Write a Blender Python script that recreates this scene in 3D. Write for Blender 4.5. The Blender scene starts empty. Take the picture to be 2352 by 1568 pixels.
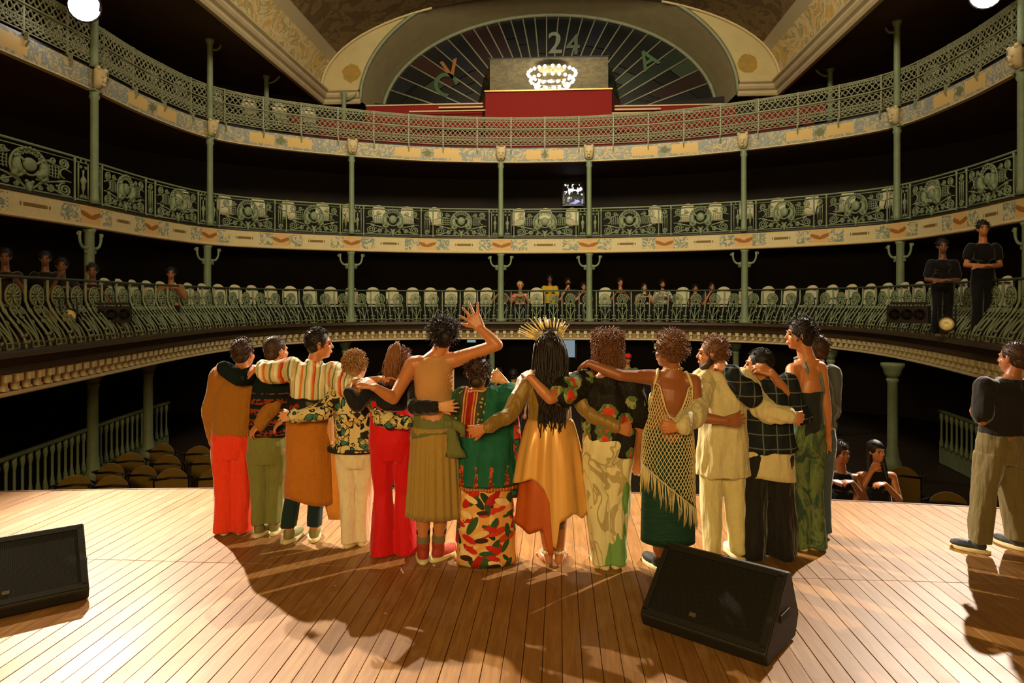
import bpy, bmesh, math, random
import numpy as np
from mathutils import Vector, Matrix
from math import sin, cos, pi, radians, sqrt, atan2
random.seed(7)
C = bpy.context.scene.collection
sc = bpy.context.scene
# ------------------------------------------------------------------ camera
FP = 1568.0; HY = 692.0; CH = 1.92; TH = radians(3.9)
FWD = Vector((-sin(TH), cos(TH), 0)); RGT = Vector((cos(TH), sin(TH), 0)); UP = Vector((0, 0, 1))
CAM = Vector((0.4, 0, CH))
cd = bpy.data.cameras.new('camera'); cam = bpy.data.objects.new('camera', cd); C.objects.link(cam)
cam.location = CAM; cam.rotation_euler = (pi/2, 0, TH)
cd.lens = 24; cd.sensor_width = 36; cd.shift_y = -(784-HY)/2352; cd.clip_end = 200
sc.camera = cam
# ------------------------------------------------------------------ world, exposure
w = bpy.data.worlds.new('world'); sc.world = w; w.use_nodes = True
w.node_tree.nodes['Background'].inputs[0].default_value = (0.9, 0.75, 0.5, 1)
w.node_tree.nodes['Background'].inputs[1].default_value = 0.006
sc.view_settings.view_transform = 'Standard'; sc.view_settings.look = 'None'
sc.view_settings.exposure = 0.0; sc.view_settings.gamma = 1.0
sc.cycles.max_bounces = 5; sc.cycles.diffuse_bounces = 3; sc.cycles.glossy_bounces = 3
sc.cycles.transparent_max_bounces = 8; sc.cycles.sample_clamp_indirect = 4.0
sc.cycles.caustics_reflective = False; sc.cycles.caustics_refractive = False

def pt(px, py, d):
    return CAM + FWD*d + RGT*((px-1176)/FP*d) + UP*(-(py-HY)/FP*d)
def ground(px, py, z=0.0):
    return pt(px, py, FP*(CH-z)/(py-HY))
def ptY(px, py, Y):
    v = FWD + RGT*((px-1176)/FP) + UP*(-(py-HY)/FP)
    return CAM + v*(Y/v.y)
def light(kind, name, loc, target, energy, color, **k):
    l = bpy.data.lights.new(name, kind); o = bpy.data.objects.new(name, l); C.objects.link(o)
    o.location = loc; o.rotation_euler = (Vector(target)-Vector(loc)).to_track_quat('-Z', 'Y').to_euler()
    l.energy = energy; l.color = color
    for a, b in k.items(): setattr(l, a, b)
    return o
LAMP_L = pt(196, 18, 12.2); LAMP_R = pt(2262, -12, 12.2)
# front-of-house spots on the gallery rail (the two bright lamps in the photograph)
light('SPOT', 'spot_gallery_left', LAMP_L, (-0.6, 4.9, 0.6), 12500, (1, .86, .66), spot_size=radians(46), spot_blend=.5, shadow_soft_size=.07)
light('SPOT', 'spot_gallery_right', LAMP_R, (1.0, 5.2, 0.6), 9500, (1, .88, .72), spot_size=radians(44), spot_blend=.5, shadow_soft_size=.07)
# key lamp on the lighting bar above the stalls, high and left of the middle
light('SPOT', 'spot_bar', (-3.6, 11.8, 9.0), (-1.0, 3.8, 0), 4300, (1, .83, .60), spot_size=radians(54), spot_blend=.6, shadow_soft_size=.05)
# lamp close above the left front of the stage
light('SPOT', 'spot_stage_left', (-3.6, 1.2, 5.6), (-2.9, 2.9, 0), 150, (1, .86, .66), spot_size=radians(70), spot_blend=.9, shadow_soft_size=.3)
# warm stage wash above and behind the camera
light('AREA', 'stage_wash', (-1.0, -3.6, 3.6), (0, 8, 1.4), 560, (1, .68, .27), size=5, size_y=1.6, shape='RECTANGLE')
light('AREA', 'house_wash', (0, 1.0, 9.5), (0, 20, 4.8), 360, (1, .86, .56), size=7, size_y=1.5, shape='RECTANGLE', spread=radians(72))
# added unseen uplight that brightens the painted vault
light('AREA', 'vault_fill', (0, 7.5, 8.9), (0, 19, 10.9), 360, (1, .84, .52), size=5, size_y=1, shape='RECTANGLE')

# ------------------------------------------------------------------ materials
class G:
    def __init__(s, name, rough=.6, metal=0, spec=.4):
        s.m = bpy.data.materials.new(name); s.m.use_nodes = True; s.t = s.m.node_tree
        s.b = s.t.nodes['Principled BSDF']
        s.b.inputs['Roughness'].default_value = rough; s.b.inputs['Metallic'].default_value = metal
        s.b.inputs['Specular IOR Level'].default_value = spec
        s.s = {}
    def n(s, ty, **k):
        a = s.t.nodes.new(ty)
        for q, v in k.items(): setattr(a, q, v)
        return a
    def put(s, inp, v):
        if v is None: return
        if hasattr(v, 'is_linked') or isinstance(v, bpy.types.NodeSocket): s.t.links.new(v, inp)
        else:
            if isinstance(v, (tuple, list)) and len(v) == 3 and inp.type == 'RGBA': v = (*v, 1)
            inp.default_value = v
    def co(s, kind='Object'):
        if 'co' not in s.s: s.s['co'] = s.n('ShaderNodeTexCoord')
        return s.s['co'].outputs[kind]
    def sep(s, v):
        a = s.n('ShaderNodeSeparateXYZ'); s.put(a.inputs[0], v); return a.outputs
    def comb(s, x, y, z):
        a = s.n('ShaderNodeCombineXYZ'); s.put(a.inputs[0], x); s.put(a.inputs[1], y); s.put(a.inputs[2], z); return a.outputs[0]
    def scale(s, v, sc_, loc=(0, 0, 0), rot=(0, 0, 0)):
        a = s.n('ShaderNodeMapping'); s.put(a.inputs[0], v); a.inputs['Scale'].default_value = sc_
        a.inputs['Location'].default_value = loc; a.inputs['Rotation'].default_value = rot; return a.outputs[0]
    def noise(s, v, scale=5, det=3, rough=.5, col=False, dist=0):
        a = s.n('ShaderNodeTexNoise'); s.put(a.inputs['Vector'], v); a.inputs['Scale'].default_value = scale
        a.inputs['Detail'].default_value = det; a.inputs['Roughness'].default_value = rough; a.inputs['Distortion'].default_value = dist
        return a.outputs['Color' if col else 'Fac']
    def vor(s, v, scale=5, out='Distance', feature='F1', rnd=1.0):
        a = s.n('ShaderNodeTexVoronoi', feature=feature); s.put(a.inputs['Vector'], v); a.inputs['Scale'].default_value = scale
        a.inputs['Randomness'].default_value = rnd
        return a.outputs[out]
    def ma(s, op, a, b=None, c=None, clamp=False):
        q = s.n('ShaderNodeMath', operation=op, use_clamp=clamp); s.put(q.inputs[0], a)
        if b is not None: s.put(q.inputs[1], b)
        if c is not None: s.put(q.inputs[2], c)
        return q.outputs[0]
    def ramp(s, f, stops, const=False):
        a = s.n('ShaderNodeValToRGB'); e = a.color_ramp; e.interpolation = 'CONSTANT' if const else 'LINEAR'
        while len(e.elements) < len(stops): e.elements.new(.5)
        for q, (p, c) in zip(e.elements, stops):
            q.position = p; q.color = (*c, 1) if isinstance(c, (tuple, list)) else (c, c, c, 1)
        s.put(a.inputs[0], f); return a.outputs[0]
    def mix(s, f, a, b):
        q = s.n('ShaderNodeMix', data_type='RGBA'); s.put(q.inputs[0], f); s.put(q.inputs[6], a); s.put(q.inputs[7], b); return q.outputs[2]
    def col(s, v): s.put(s.b.inputs['Base Color'], v); return s
    def bump(s, h, strength=.3, dist=.01):
        a = s.n('ShaderNodeBump'); a.inputs['Strength'].default_value = strength; a.inputs['Distance'].default_value = dist
        s.put(a.inputs['Height'], h); s.t.links.new(a.outputs[0], s.b.inputs['Normal']); return s
    def vrand(s):
        a = s.n('ShaderNodeObjectInfo'); return a.outputs['Random']
def sr(c):  # sRGB 0-255 -> linear
    return tuple(((x/255)/12.92 if x/255 <= .04045 else (((x/255)+.055)/1.055)**2.4) for x in c)
def plain(name, rgb, rough=.6, metal=0, var=.15, nscale=8, bump=0, bscale=60, spec=.4):
    g = G(name, rough, metal, spec); c = sr(rgb)
    f = g.noise(g.co(), nscale, 3)
    g.col(g.mix(f, tuple(x*(1-var) for x in c), tuple(min(1, x*(1+var)) for x in c)))
    if bump: g.bump(g.noise(g.co(), bscale, 2), bump)
    return g.m
def emit(name, rgb, st):
    g = G(name); g.b.inputs['Emission Color'].default_value = (*rgb, 1); g.b.inputs['Emission Strength'].default_value = st
    g.col((.02, .02, .02)); return g.m
def cloth(name, rgb, rough=.85, fold=.5, var=.12, spec=.2, sheen=0):
    g = G(name, rough, 0, spec); c = sr(rgb); o = g.co()
    f = g.noise(g.scale(o, (9, 9, 1.8)), 1.6, 3)
    g.col(g.mix(g.noise(o, 30, 2), tuple(x*(1-var) for x in c), tuple(min(1, x*(1+var)) for x in c)))
    g.bump(f, fold, .035); g.b.inputs['Sheen Weight'].default_value = .35; g.b.inputs['Sheen Roughness'].default_value = .4
    return g

# ------------------------------------------------------------------ mesh helpers
class MB:
    def __init__(s): s.v = []; s.f = []; s.uv = None
    def add(s, vs, fs):
        n = len(s.v); s.v += [tuple(x) for x in vs]; s.f += [tuple(i+n for i in f) for f in fs]; return s
    def box(s, c, h, R=None, taper=1.0):
        c = Vector(c); vs = []
        for z in (-1, 1):
            t = taper if z > 0 else 1
            for x, y in ((-1, -1), (1, -1), (1, 1), (-1, 1)):
                p = Vector((x*h[0]*t, y*h[1]*t, z*h[2])); vs.append(c+(R @ p if R else p))
        return s.add(vs, [(3, 2, 1, 0), (4, 5, 6, 7), (0, 1, 5, 4), (1, 2, 6, 5), (2, 3, 7, 6), (3, 0, 4, 7)])
    TK = 1.0
    def tube(s, pts, r, n=6, closed=False, caps=True):
        pts = [Vector(p) for p in pts]; m = len(pts); vs = []; fs = []
        rr = [q*MB.TK for q in r] if isinstance(r, (list, tuple)) else [r*MB.TK]*m
        prev = None
        for i, p in enumerate(pts):
            if closed: t = pts[(i+1) % m]-pts[i-1]
            else: t = pts[min(i+1, m-1)]-pts[max(i-1, 0)]
            if t.length < 1e-9: t = Vector((0, 0, 1))
            t.normalize()
            if prev is None:
                a = t.cross(UP)
                if a.length < .05: a = t.cross(Vector((0, 1, 0)))
            else: a = prev - t*prev.dot(t)
            if a.length < 1e-6: a = t.orthogonal()
            a.normalize(); prev = a; b = t.cross(a)
            for k in range(n):
                q = 2*pi*(k+.5)/n; vs.append(p+(a*cos(q)+b*sin(q))*rr[i])
        for i in range(m if closed else m-1):
            j = (i+1) % m
            for k in range(n):
                l = (k+1) % n; fs.append((i*n+k, i*n+l, j*n+l, j*n+k))
        if not closed and caps: fs.append(tuple(range(n-1, -1, -1))); fs.append(tuple((m-1)*n+k for k in range(n)))
        return s.add(vs, fs)
    def ell(s, c, ax, n=12, m=8):
        c = Vector(c); X, Y, Z = ax; vs = [c-Z]; fs = []
        for i in range(1, m):
            t = -pi/2+pi*i/m
            for k in range(n):
                q = 2*pi*k/n; vs.append(c+X*(cos(t)*cos(q))+Y*(cos(t)*sin(q))+Z*sin(t))
        vs.append(c+Z)
        for k in range(n): fs.append((0, 1+(k+1) % n, 1+k))
        for i in range(m-2):
            for k in range(n):
                a = 1+i*n+k; b = 1+i*n+(k+1) % n; fs.append((a, b, b+n, a+n))
        L = len(vs)-1
        for k in range(n): fs.append((L, 1+(m-2)*n+k, 1+(m-2)*n+(k+1) % n))
        return s.add(vs, fs)
    def ball(s, c, r, sz=(1, 1, 1), n=10, m=7):
        return s.ell(c, (Vector((r*sz[0], 0, 0)), Vector((0, r*sz[1], 0)), Vector((0, 0, r*sz[2]))), n, m)
    def rc(s, p0, r0, p1, r1, n=12):
        """tapered capsule"""
        p0 = Vector(p0); p1 = Vector(p1); t = p1-p0
        if t.length < 1e-6: return s.ball(p0, max(r0, r1))
        t.normalize(); pts = []; rs = []
        for a in (-85, -60, -30, 0): pts.append(p0+t*(r0*sin(radians(a)))); rs.append(r0*cos(radians(a)))
        for a in (0, 30, 60, 85): pts.append(p1+t*(r1*sin(radians(a)))); rs.append(r1*cos(radians(a)))
        return s.tube(pts, rs, n)
    def chain(s, pts, rs, n=12):
        for i in range(len(pts)-1): s.rc(pts[i], rs[i], pts[i+1], rs[i+1], n)
        return s
    def loft(s, rings, n=24, caps=True, fn=None, power=1.0):
        """rings: (center, a_vec, b_vec)"""
        vs = []; fs = []
        for i, (c, a, b) in enumerate(rings):
            c = Vector(c); a = Vector(a); b = Vector(b)
            for k in range(n):
                q = 2*pi*k/n; m = fn(i, q) if fn else 1
                x = cos(q); y = sin(q)
                if power != 1:
                    x = math.copysign(abs(x)**power, x); y = math.copysign(abs(y)**power, y)
                vs.append(c+(a*x+b*y)*m)
        for i in range(len(rings)-1):
            for k in range(n):
                l = (k+1) % n; fs.append((i*n+k, i*n+l, (i+1)*n+l, (i+1)*n+k))
        if caps: fs.append(tuple(range(n-1, -1, -1))); fs.append(tuple((len(rings)-1)*n+k for k in range(n)))
        return s.add(vs, fs)
    def lathe(s, prof, c=(0, 0, 0), n=16):
        return s.loft([(Vector(c)+Vector((0, 0, z)), Vector((max(r, .0005), 0, 0)), Vector((0, max(r, .0005), 0))) for r, z in prof], n)
    def poly(s, vs, f=None): return s.add(vs, [tuple(range(len(vs)))] if f is None else f)
    def mesh(s, name, mat=None, smooth=True, off=None):
        me = bpy.data.meshes.new(name)
        vs = s.v if off is None else [(a-off[0], b-off[1], c-off[2]) for a, b, c in s.v]
        me.from_pydata(vs, [], s.f)
        if s.uv:
            l = me.uv_layers.new(name='UVMap'); flat = []
            for f in s.f:
                for i in f: flat += s.uv[i]
            l.data.foreach_set('uv', flat)
        if mat: me.materials.append(mat)
        if smooth: me.polygons.foreach_set('use_smooth', [True]*len(me.polygons))
        me.update(); return me
    def build(s, name, mat, parent=None, smooth=True, off=None, label=None, autos=None):
        me = s.mesh(name, mat, smooth, off)
        if autos:
            try: me.set_sharp_from_angle(angle=radians(autos))
            except Exception: pass
        return link(name, me, parent, label)
def link(name, me, parent=None, label=None, loc=None, rz=None):
    o = bpy.data.objects.new(name, me); C.objects.link(o)
    if parent: o.parent = parent
    if label: o['label'] = label
    if loc is not None: o.location = loc
    if rz is not None: o.rotation_euler = (0, 0, rz)
    return o
def tag(o, label, cat=None, group=None, kind=None):
    if label: o['label'] = label
    if cat: o['category'] = cat
    if group: o['group'] = group
    if kind: o['kind'] = kind
    return o
def empty(name, loc=(0, 0, 0), rz=0, label=None, cat=None, group=None, kind=None):
    o = bpy.data.objects.new(name, None); C.objects.link(o); o.location = loc; o.rotation_euler = (0, 0, rz)
    o.empty_display_size = .1
    return tag(o, label, cat, group, kind)
def copy_tree(o, parent=None, loc=None, rz=None):
    c = o.copy(); C.objects.link(c); c.parent = parent
    if loc is not None: c.location = loc
    if rz is not None: c.rotation_euler = (0, 0, rz)
    for ch in list(KIDS.get(o.name, [])): KIDS.setdefault(c.name, []).append(copy_tree(ch, c))
    return c
KIDS = {}
def kids(root):
    for o in list(C.objects):
        if o.parent: KIDS.setdefault(o.parent.name, [])
        if o.parent and o not in KIDS[o.parent.name]: KIDS[o.parent.name].append(o)
def bake(mb, name, mat, parent, voxel=.01, off=None, smooth=3, dec=None, wr=0, wf=9.0, label=None, seed=0):
    """fuse overlapping closed shells into one continuous skin"""
    me = mb.mesh(name+'_raw', None, False, off)
    o = bpy.data.objects.new('tmp', me); C.objects.link(o)
    m = o.modifiers.new('r', 'REMESH'); m.mode = 'VOXEL'; m.voxel_size = voxel; m.adaptivity = 0
    if smooth:
        s_ = o.modifiers.new('s', 'SMOOTH'); s_.factor = .5; s_.iterations = smooth
    if dec:
        d_ = o.modifiers.new('d', 'DECIMATE'); d_.ratio = dec
    dg = bpy.context.evaluated_depsgraph_get(); dg.update()
    out = bpy.data.meshes.new_from_object(o.evaluated_get(dg)); out.name = name
    bpy.data.objects.remove(o); bpy.data.meshes.remove(me)
    if wr:
        n = len(out.vertices); co = np.empty(n*3); no = np.empty(n*3)
        out.vertices.foreach_get('co', co); out.vertex_normals.foreach_get('vector', no)
        co = co.reshape(-1, 3); no = no.reshape(-1, 3); rng = np.random.RandomState(seed+3); h = np.zeros(n)
        for k in range(9):
            fr = rng.normal(0, 1, 3)*np.array([1, 1, .38])*wf*(1+k*.35); h += np.sin(co @ fr*2.2+rng.rand()*6.3+1.5*np.sin(co[:, 2]*(5+k)+k))/(1+k*.4)
        co += no*(h*wr*.45)[:, None]; out.vertices.foreach_set('co', co.ravel())
    out.materials.clear(); out.materials.append(mat)
    out.polygons.foreach_set('use_smooth', [True]*len(out.polygons)); out.update()
    return link(name, out, parent, label)

# ------------------------------------------------------------------ plan curves (horseshoe)
class Curve:
    def __init__(s, half, step=.12):
        full = [(-x, y) for x, y in half[::-1] if x > 0]+list(half)
        P = [Vector((x, y, 0)) for x, y in full]; P = [P[0]*2-P[1]]+P+[P[-1]*2-P[-2]]; out = []
        for i in range(1, len(P)-2):
            a, b, c, d = P[i-1], P[i], P[i+1], P[i+2]; n = max(2, int((c-b).length/step))
            for k in range(n):
                t = k/n
                out.append(.5*((2*b)+(c-a)*t+(2*a-5*b+4*c-d)*t*t+(3*b-a-3*c+d)*t**3))
        out.append(P[-2]); s.p = out; s.l = [0]
        for i in range(1, len(out)): s.l.append(s.l[-1]+(out[i]-out[i-1]).length)
        s.L = s.l[-1]
    def at(s, d, off=0):
        d = min(max(d, 0), s.L); import bisect
        i = min(max(bisect.bisect(s.l, d)-1, 0), len(s.p)-2)
        t = (d-s.l[i])/(s.l[i+1]-s.l[i]); p = s.p[i].lerp(s.p[i+1], t)
        a = s.p[max(i-2, 0)]; b = s.p[min(i+3, len(s.p)-1)]; T = (b-a).normalized(); N = Vector((-T.y, T.x, 0))  # outward, away from the house centre
        return p+N*off, T, N
    def near(s, x, y):
        q = Vector((x, y, 0)); i = min(range(len(s.p)), key=lambda k: (s.p[k]-q).length); return s.l[i]
    def sweep(s, name, prof, mat, parent=None, step=.3, d0=0, d1=None, ufn=None, smooth=True, label=None, autos=35, vflat=True):
        d1 = s.L if d1 is None else d1; n = max(2, int((d1-d0)/step)); mb = MB(); mb.uv = []
        m = len(prof)
        for i in range(n+1):
            d = d0+(d1-d0)*i/n; p, T, N = s.at(d)
            for j, (o, z) in enumerate(prof):
                q = p+N*o; mb.v.append((q.x, q.y, z)); mb.uv.append((ufn(d) if ufn else d, j/(m-1)))
        for i in range(n):
            for j in range(m-1):
                a = i*m+j; mb.f.append((a, a+m, a+m+1, a+1))
        return mb.build(name, mat, parent, smooth, None, label, autos)
CU = Curve([(0, 20.02), (1.29, 19.97), (3.4, 19.6), (5.4, 18.8), (7.2, 17.7), (8.3, 16.45), (8.62, 14.5), (8.6, 12.6), (8.65, 10.8), (8.75, 8.6), (8.8, 7.0)])
CL = Curve([(0, 19.97), (1.5, 19.95), (3.2, 19.8), (4.9, 19.15), (6.1, 18.1), (6.85, 16.5), (7.05, 14.5), (6.85, 12.3), (6.5, 10.2), (6.2, 8.4), (6.0, 6.9), (5.95, 5.8)])
COLS = [(-8.6, 12.6), (-8.3, 16.45), (-5.4, 18.8), (-1.29, 19.97), (1.29, 19.97), (5.4, 18.8), (8.3, 16.45), (8.6, 12.6)]
CPOS = [CU.near(*c) for c in COLS]
# ================================================================== MATERIALS OF THE HOUSE
def mk_green(name, rgb):
    g = G(name, .5, 0, .4); o = g.co('Object'); c = sr(rgb)
    f = g.noise(o, 6, 4); f2 = g.noise(o, 45, 2)
    g.col(g.mix(g.ma('MULTIPLY', f, f2), tuple(x*.55 for x in c), tuple(min(1, x*1.5) for x in c))); g.bump(f2, .25, .004); return g.m
M_GREEN = mk_green('iron_green', (134, 148, 112)); M_GREEN2 = mk_green('iron_pale_green', (150, 152, 118))
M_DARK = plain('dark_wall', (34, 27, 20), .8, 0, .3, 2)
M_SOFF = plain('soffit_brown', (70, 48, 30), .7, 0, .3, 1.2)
M_BROWN = plain('cornice_brown', (62, 46, 24), .5, 0, .5, 9, .4, 30)
M_CREAM = plain('cream_plaster', (196, 176, 132), .7, 0, .2, 5, .2, 40)
M_CREAM2 = plain('console_cream', (206, 190, 148), .6, 0, .25, 9)
M_BLACK = plain('black_wood', (24, 20, 16), .4, 0, .2)
M_COVER = cloth('chair_cover', (205, 196, 160), .8, .3).m
M_GOLD = plain('gilding', (190, 160, 92), .35, .6, .3, 20)
M_RED = plain('red_carpet_wall', (128, 18, 10), .85, 0, .18, 25, .2, 200)
M_RED2 = plain('dark_red_wood', (84, 34, 22), .6, 0, .2)

def mk_fascia2():
    g = G('painted_fascia', .6, 0, .3); u, v, _ = g.sep(g.co('UV')); o = g.co('Object')
    fr = g.ma('FRACT', u); d = g.ma('ABSOLUTE', g.ma('SUBTRACT', fr, .5))          # .5 at block centres, 0 mid panel
    blk = g.ma('GREATER_THAN', d, .385)
    x = g.ma('SUBTRACT', .5, d); y = g.ma('SUBTRACT', v, .5)
    # laurel sprigs: two blobs leaning outwards
    lx = g.ma('MULTIPLY', g.ma('SUBTRACT', x, .055), 9); ly = g.ma('SUBTRACT', y, g.ma('ADD', g.ma('MULTIPLY', x, -1.9), .1))
    lau = g.ma('ADD', g.ma('MULTIPLY', lx, lx), g.ma('MULTIPLY', g.ma('MULTIPLY', ly, ly), 26))
    lau = g.ma('LESS_THAN', g.ma('ADD', lau, g.ma('MULTIPLY', g.noise(o, 22, 2), .9)), .95)
    orange = g.mix(lau, sr((205, 164, 108)), sr((150, 96, 30)))
    n = g.noise(o, 5, 5, .6, dist=1.5)
    side = g.ma('GREATER_THAN', d, .2)
    scroll = g.ma('MULTIPLY', side, g.ma('LESS_THAN', g.ma('ABSOLUTE', g.ma('SUBTRACT', n, .5)), .045))
    cream = g.mix(scroll, g.mix(g.noise(o, 12, 2), sr((214, 196, 150)), sr((186, 172, 128))), sr((120, 132, 118)))
    slot = g.ma('MULTIPLY', g.ma('LESS_THAN', d, .12), g.ma('LESS_THAN', g.ma('ABSOLUTE', g.ma('ADD', y, .02)), .09))
    gap = g.ma('GREATER_THAN', g.ma('ABSOLUTE', g.ma('SUBTRACT', d, .1)), .006)
    slot = g.ma('MULTIPLY', slot, gap)
    cream = g.mix(slot, cream, sr((122, 92, 40)))
    c = g.mix(blk, cream, orange)
    edge = g.ma('GREATER_THAN', g.ma('ABSOLUTE', y), .43)
    g.col(g.mix(edge, c, sr((208, 182, 120)))); return g.m
def mk_fascia3():
    g = G('painted_gallery_fascia', .6, 0, .3); u, v, _ = g.sep(g.co('UV')); o = g.co('Object')
    fr = g.ma('FRACT', u); d = g.ma('ABSOLUTE', g.ma('SUBTRACT', fr, .5)); y = g.ma('SUBTRACT', v, .5)
    n = g.noise(o, 4, 5, .6, dist=2)
    sc_ = g.ma('LESS_THAN', g.ma('ABSOLUTE', g.ma('SUBTRACT', n, .5)), .06)
    base = g.mix(sc_, g.mix(g.noise(o, 1.6, 2), sr((212, 178, 110)), sr((170, 164, 142))), sr((134, 142, 136)))
    cart = g.ma('MULTIPLY', g.ma('LESS_THAN', g.ma('ABSOLUTE', g.ma('SUBTRACT', d, .13)), .085), g.ma('LESS_THAN', g.ma('ABSOLUTE', y), .3))
    c = g.mix(cart, base, sr((206, 172, 108)))
    ros = g.ma('LESS_THAN', g.ma('ADD', g.ma('MULTIPLY', d, 7), g.ma('ABSOLUTE', y)), g.ma('MULTIPLY', g.noise(o, 30, 1), .5))
    g.col(g.mix(ros, c, sr((110, 112, 66)))); return g.m
def mk_ceiling():
    g = G('painted_vault', .8, 0, .2); u, v, _ = g.sep(g.co('UV')); o = g.co('Object')
    n = g.noise(o, 1.0, 6, .62, dist=2.6); n2 = g.noise(o, 2.2, 4, .6, dist=1.2)
    orn = g.ramp(n, [(0, sr((110, 84, 40))), (.42, sr((196, 158, 92))), (.5, sr((206, 190, 140))), (.55, sr((150, 136, 96))), (.62, sr((204, 168, 84))), (1, sr((190, 130, 50)))])
    brn = g.ramp(n2, [(0, sr((70, 56, 34))), (.48, sr((120, 98, 62))), (.54, sr((88, 70, 42))), (1, sr((128, 104, 66)))])
    d = g.ma('ABSOLUTE', g.ma('SUBTRACT', v, .5))   # .5 at the cornices, 0 at the crown
    c = g.mix(g.ma('GREATER_THAN', d, .405), g.mix(g.ma('GREATER_THAN', d, .375), brn, sr((168, 152, 116))), orn)
    c = g.mix(g.ma('GREATER_THAN', d, .485), c, sr((206, 160, 62)))
    g.col(c); return g.m
M_F2 = mk_fascia2(); M_F3 = mk_fascia3(); M_VAULT = mk_ceiling()
def mk_spandrel():
    g = G('painted_spandrel', .8, 0, .2); o = g.co('Object')
    x, y, z = g.sep(o); ax = g.ma('SUBTRACT', g.ma('ABSOLUTE', x), 6.1); az = g.ma('SUBTRACT', z, 9.1)
    r = g.ma('SQRT', g.ma('ADD', g.ma('MULTIPLY', ax, ax), g.ma('MULTIPLY', az, az)))
    n = g.noise(o, 7, 3); med = g.ma('LESS_THAN', g.ma('ADD', r, g.ma('MULTIPLY', n, .15)), .36)
    c = g.mix(g.noise(o, 3, 3), sr((196, 180, 132)), sr((176, 158, 108)))
    g.col(g.mix(med, c, g.mix(g.noise(o, 9, 2), sr((112, 116, 66)), sr((190, 136, 52))))); return g.m
M_SPAN = mk_spandrel()
def mk_plank(far=0):
    g = G('stage_plank', .48, 0, .35); o = g.co(); r = g.vrand()
    v = g.comb(g.ma('ADD', g.sep(o)[0], g.ma('MULTIPLY', r, 40)), g.ma('MULTIPLY', g.sep(o)[1], .09), g.ma('MULTIPLY', r, 17))
    f = g.noise(v, 34, 5, .65); k = g.noise(g.scale(v, (.3, 3, 1)), 5, 3)
    a = g.ramp(f, [(0, sr((98, 62, 26))), (.45, sr((146, 102, 52))), (.62, sr((166, 121, 66))), (1, sr((188, 148, 94)))])
    t = g.mix(g.ma('MULTIPLY', r, .5), a, sr((132, 86, 40)))
    t = g.mix(g.ma('MULTIPLY', g.ma('GREATER_THAN', k, .6), .12), t, sr((190, 160, 126)))
    g.col(t); g.put(g.b.inputs['Roughness'], g.ramp(k, [(0, .3), (1, .62)])); g.bump(f, .15, .003); return g.m
M_PLANK = mk_plank()

# ================================================================== STAGE FLOOR
def edgeY(x): return 6.92-.015*x*x
stage = empty('floor', (0, 0, 0), label='stage floor of narrow golden-brown boards running to the front edge', kind='structure')
PW = .105; n = 112
mid = 4.86
for i in range(n):
    x0 = (i-n/2)*PW; xa, xb = x0+.0016, x0+PW-.0016; dz = random.uniform(-.0012, .0012)
    for a, b in ((-.6, mid), (mid+.004, None)):
        mb = MB(); ya0 = a; y1 = [b, b] if b else [edgeY(xa), edgeY(xb)]
        z = dz+random.uniform(-.0006, .0006)
        h = .0015
        vs = [(xa, ya0, z-.03), (xb, ya0, z-.03), (xb, y1[1], z-.03), (xa, y1[0], z-.03),
              (xa, ya0, z-h), (xb, ya0, z-h), (xb, y1[1], z-h), (xa, y1[0], z-h),
              (xa+h, ya0+h, z), (xb-h, ya0+h, z), (xb-h, y1[1]-h, z), (xa+h, y1[0]-h, z)]
        mb.add(vs, [(3, 2, 1, 0), (0, 1, 5, 4), (1, 2, 6, 5), (2, 3, 7, 6), (3, 0, 4, 7), (4, 5, 9, 8), (5, 6, 10, 9), (6, 7, 11, 10), (7, 4, 8, 11), (8, 9, 10, 11)])
        mb.build('plank', M_PLANK, stage, False)
mb = MB()
xs = [(-5.88+11.76*i/24) for i in range(25)]
for x in xs:
    y = edgeY(x)
    mb.v += [(x, y+.03, .004), (x, y+.03, -.12), (x, y+.002, .004), (x, y-.02, -1.3)]
for i in range(24):
    a = i*4; mb.f += [(a+1, a, a+4, a+5), (a, a+2, a+6, a+4), (a+3, a+1, a+5, a+7)]
mb.build('trim_1', plain('stage_nosing', (104, 66, 36), .5), None, False)['kind'] = 'structure'
mb = MB(); mb.box((0, 3.1, -.09), (5.95, 3.6, .05)); mb.build('stage_deck', M_BROWN, stage, False)
mb = MB(); mb.poly([(-14, 5, -1.3), (14, 5, -1.3), (14, 26, -1.3), (-14, 26, -1.3)]); o = mb.build('floor_stalls', plain('stalls_floor', (46, 34, 24), .6), None, False)
o['kind'] = 'structure'; o['label'] = 'dark floor of the stalls below the stage'

# ================================================================== BALCONIES
def umap(reps):
    """arc length -> decoration coordinate, integer at each column and between them"""
    pts = [0.0]+CPOS+[CU.L]
    def f(d):
        for i in range(len(pts)-1):
            if d <= pts[i+1] or i == len(pts)-2:
                seg = reps[i]; base = sum(reps[:i]); return base+seg*(d-pts[i])/(pts[i+1]-pts[i])
    return f
U2 = umap([2, 2, 2, 2, 1, 2, 2, 2, 2]); U3 = umap([1, 1, 1, 1, 1, 1, 1, 1, 1])
def balcony(label, cv, prof_parts, top, depth, zsof):
    b = empty('balcony', (0, 16, top), label=label, cat='balcony', group='tiers of balconies round the auditorium')
    for nm, prof, mat, uf in prof_parts:
        o = cv.sweep(nm, prof, mat, b, ufn=uf); o.matrix_parent_inverse = Matrix.Translation((0, -16, -top))
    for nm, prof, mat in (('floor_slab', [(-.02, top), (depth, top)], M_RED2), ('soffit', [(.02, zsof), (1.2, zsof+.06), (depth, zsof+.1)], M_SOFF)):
        o = cv.sweep(nm, prof, mat, b); o.matrix_parent_inverse = Matrix.Translation((0, -16, -top))
    return b
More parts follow.
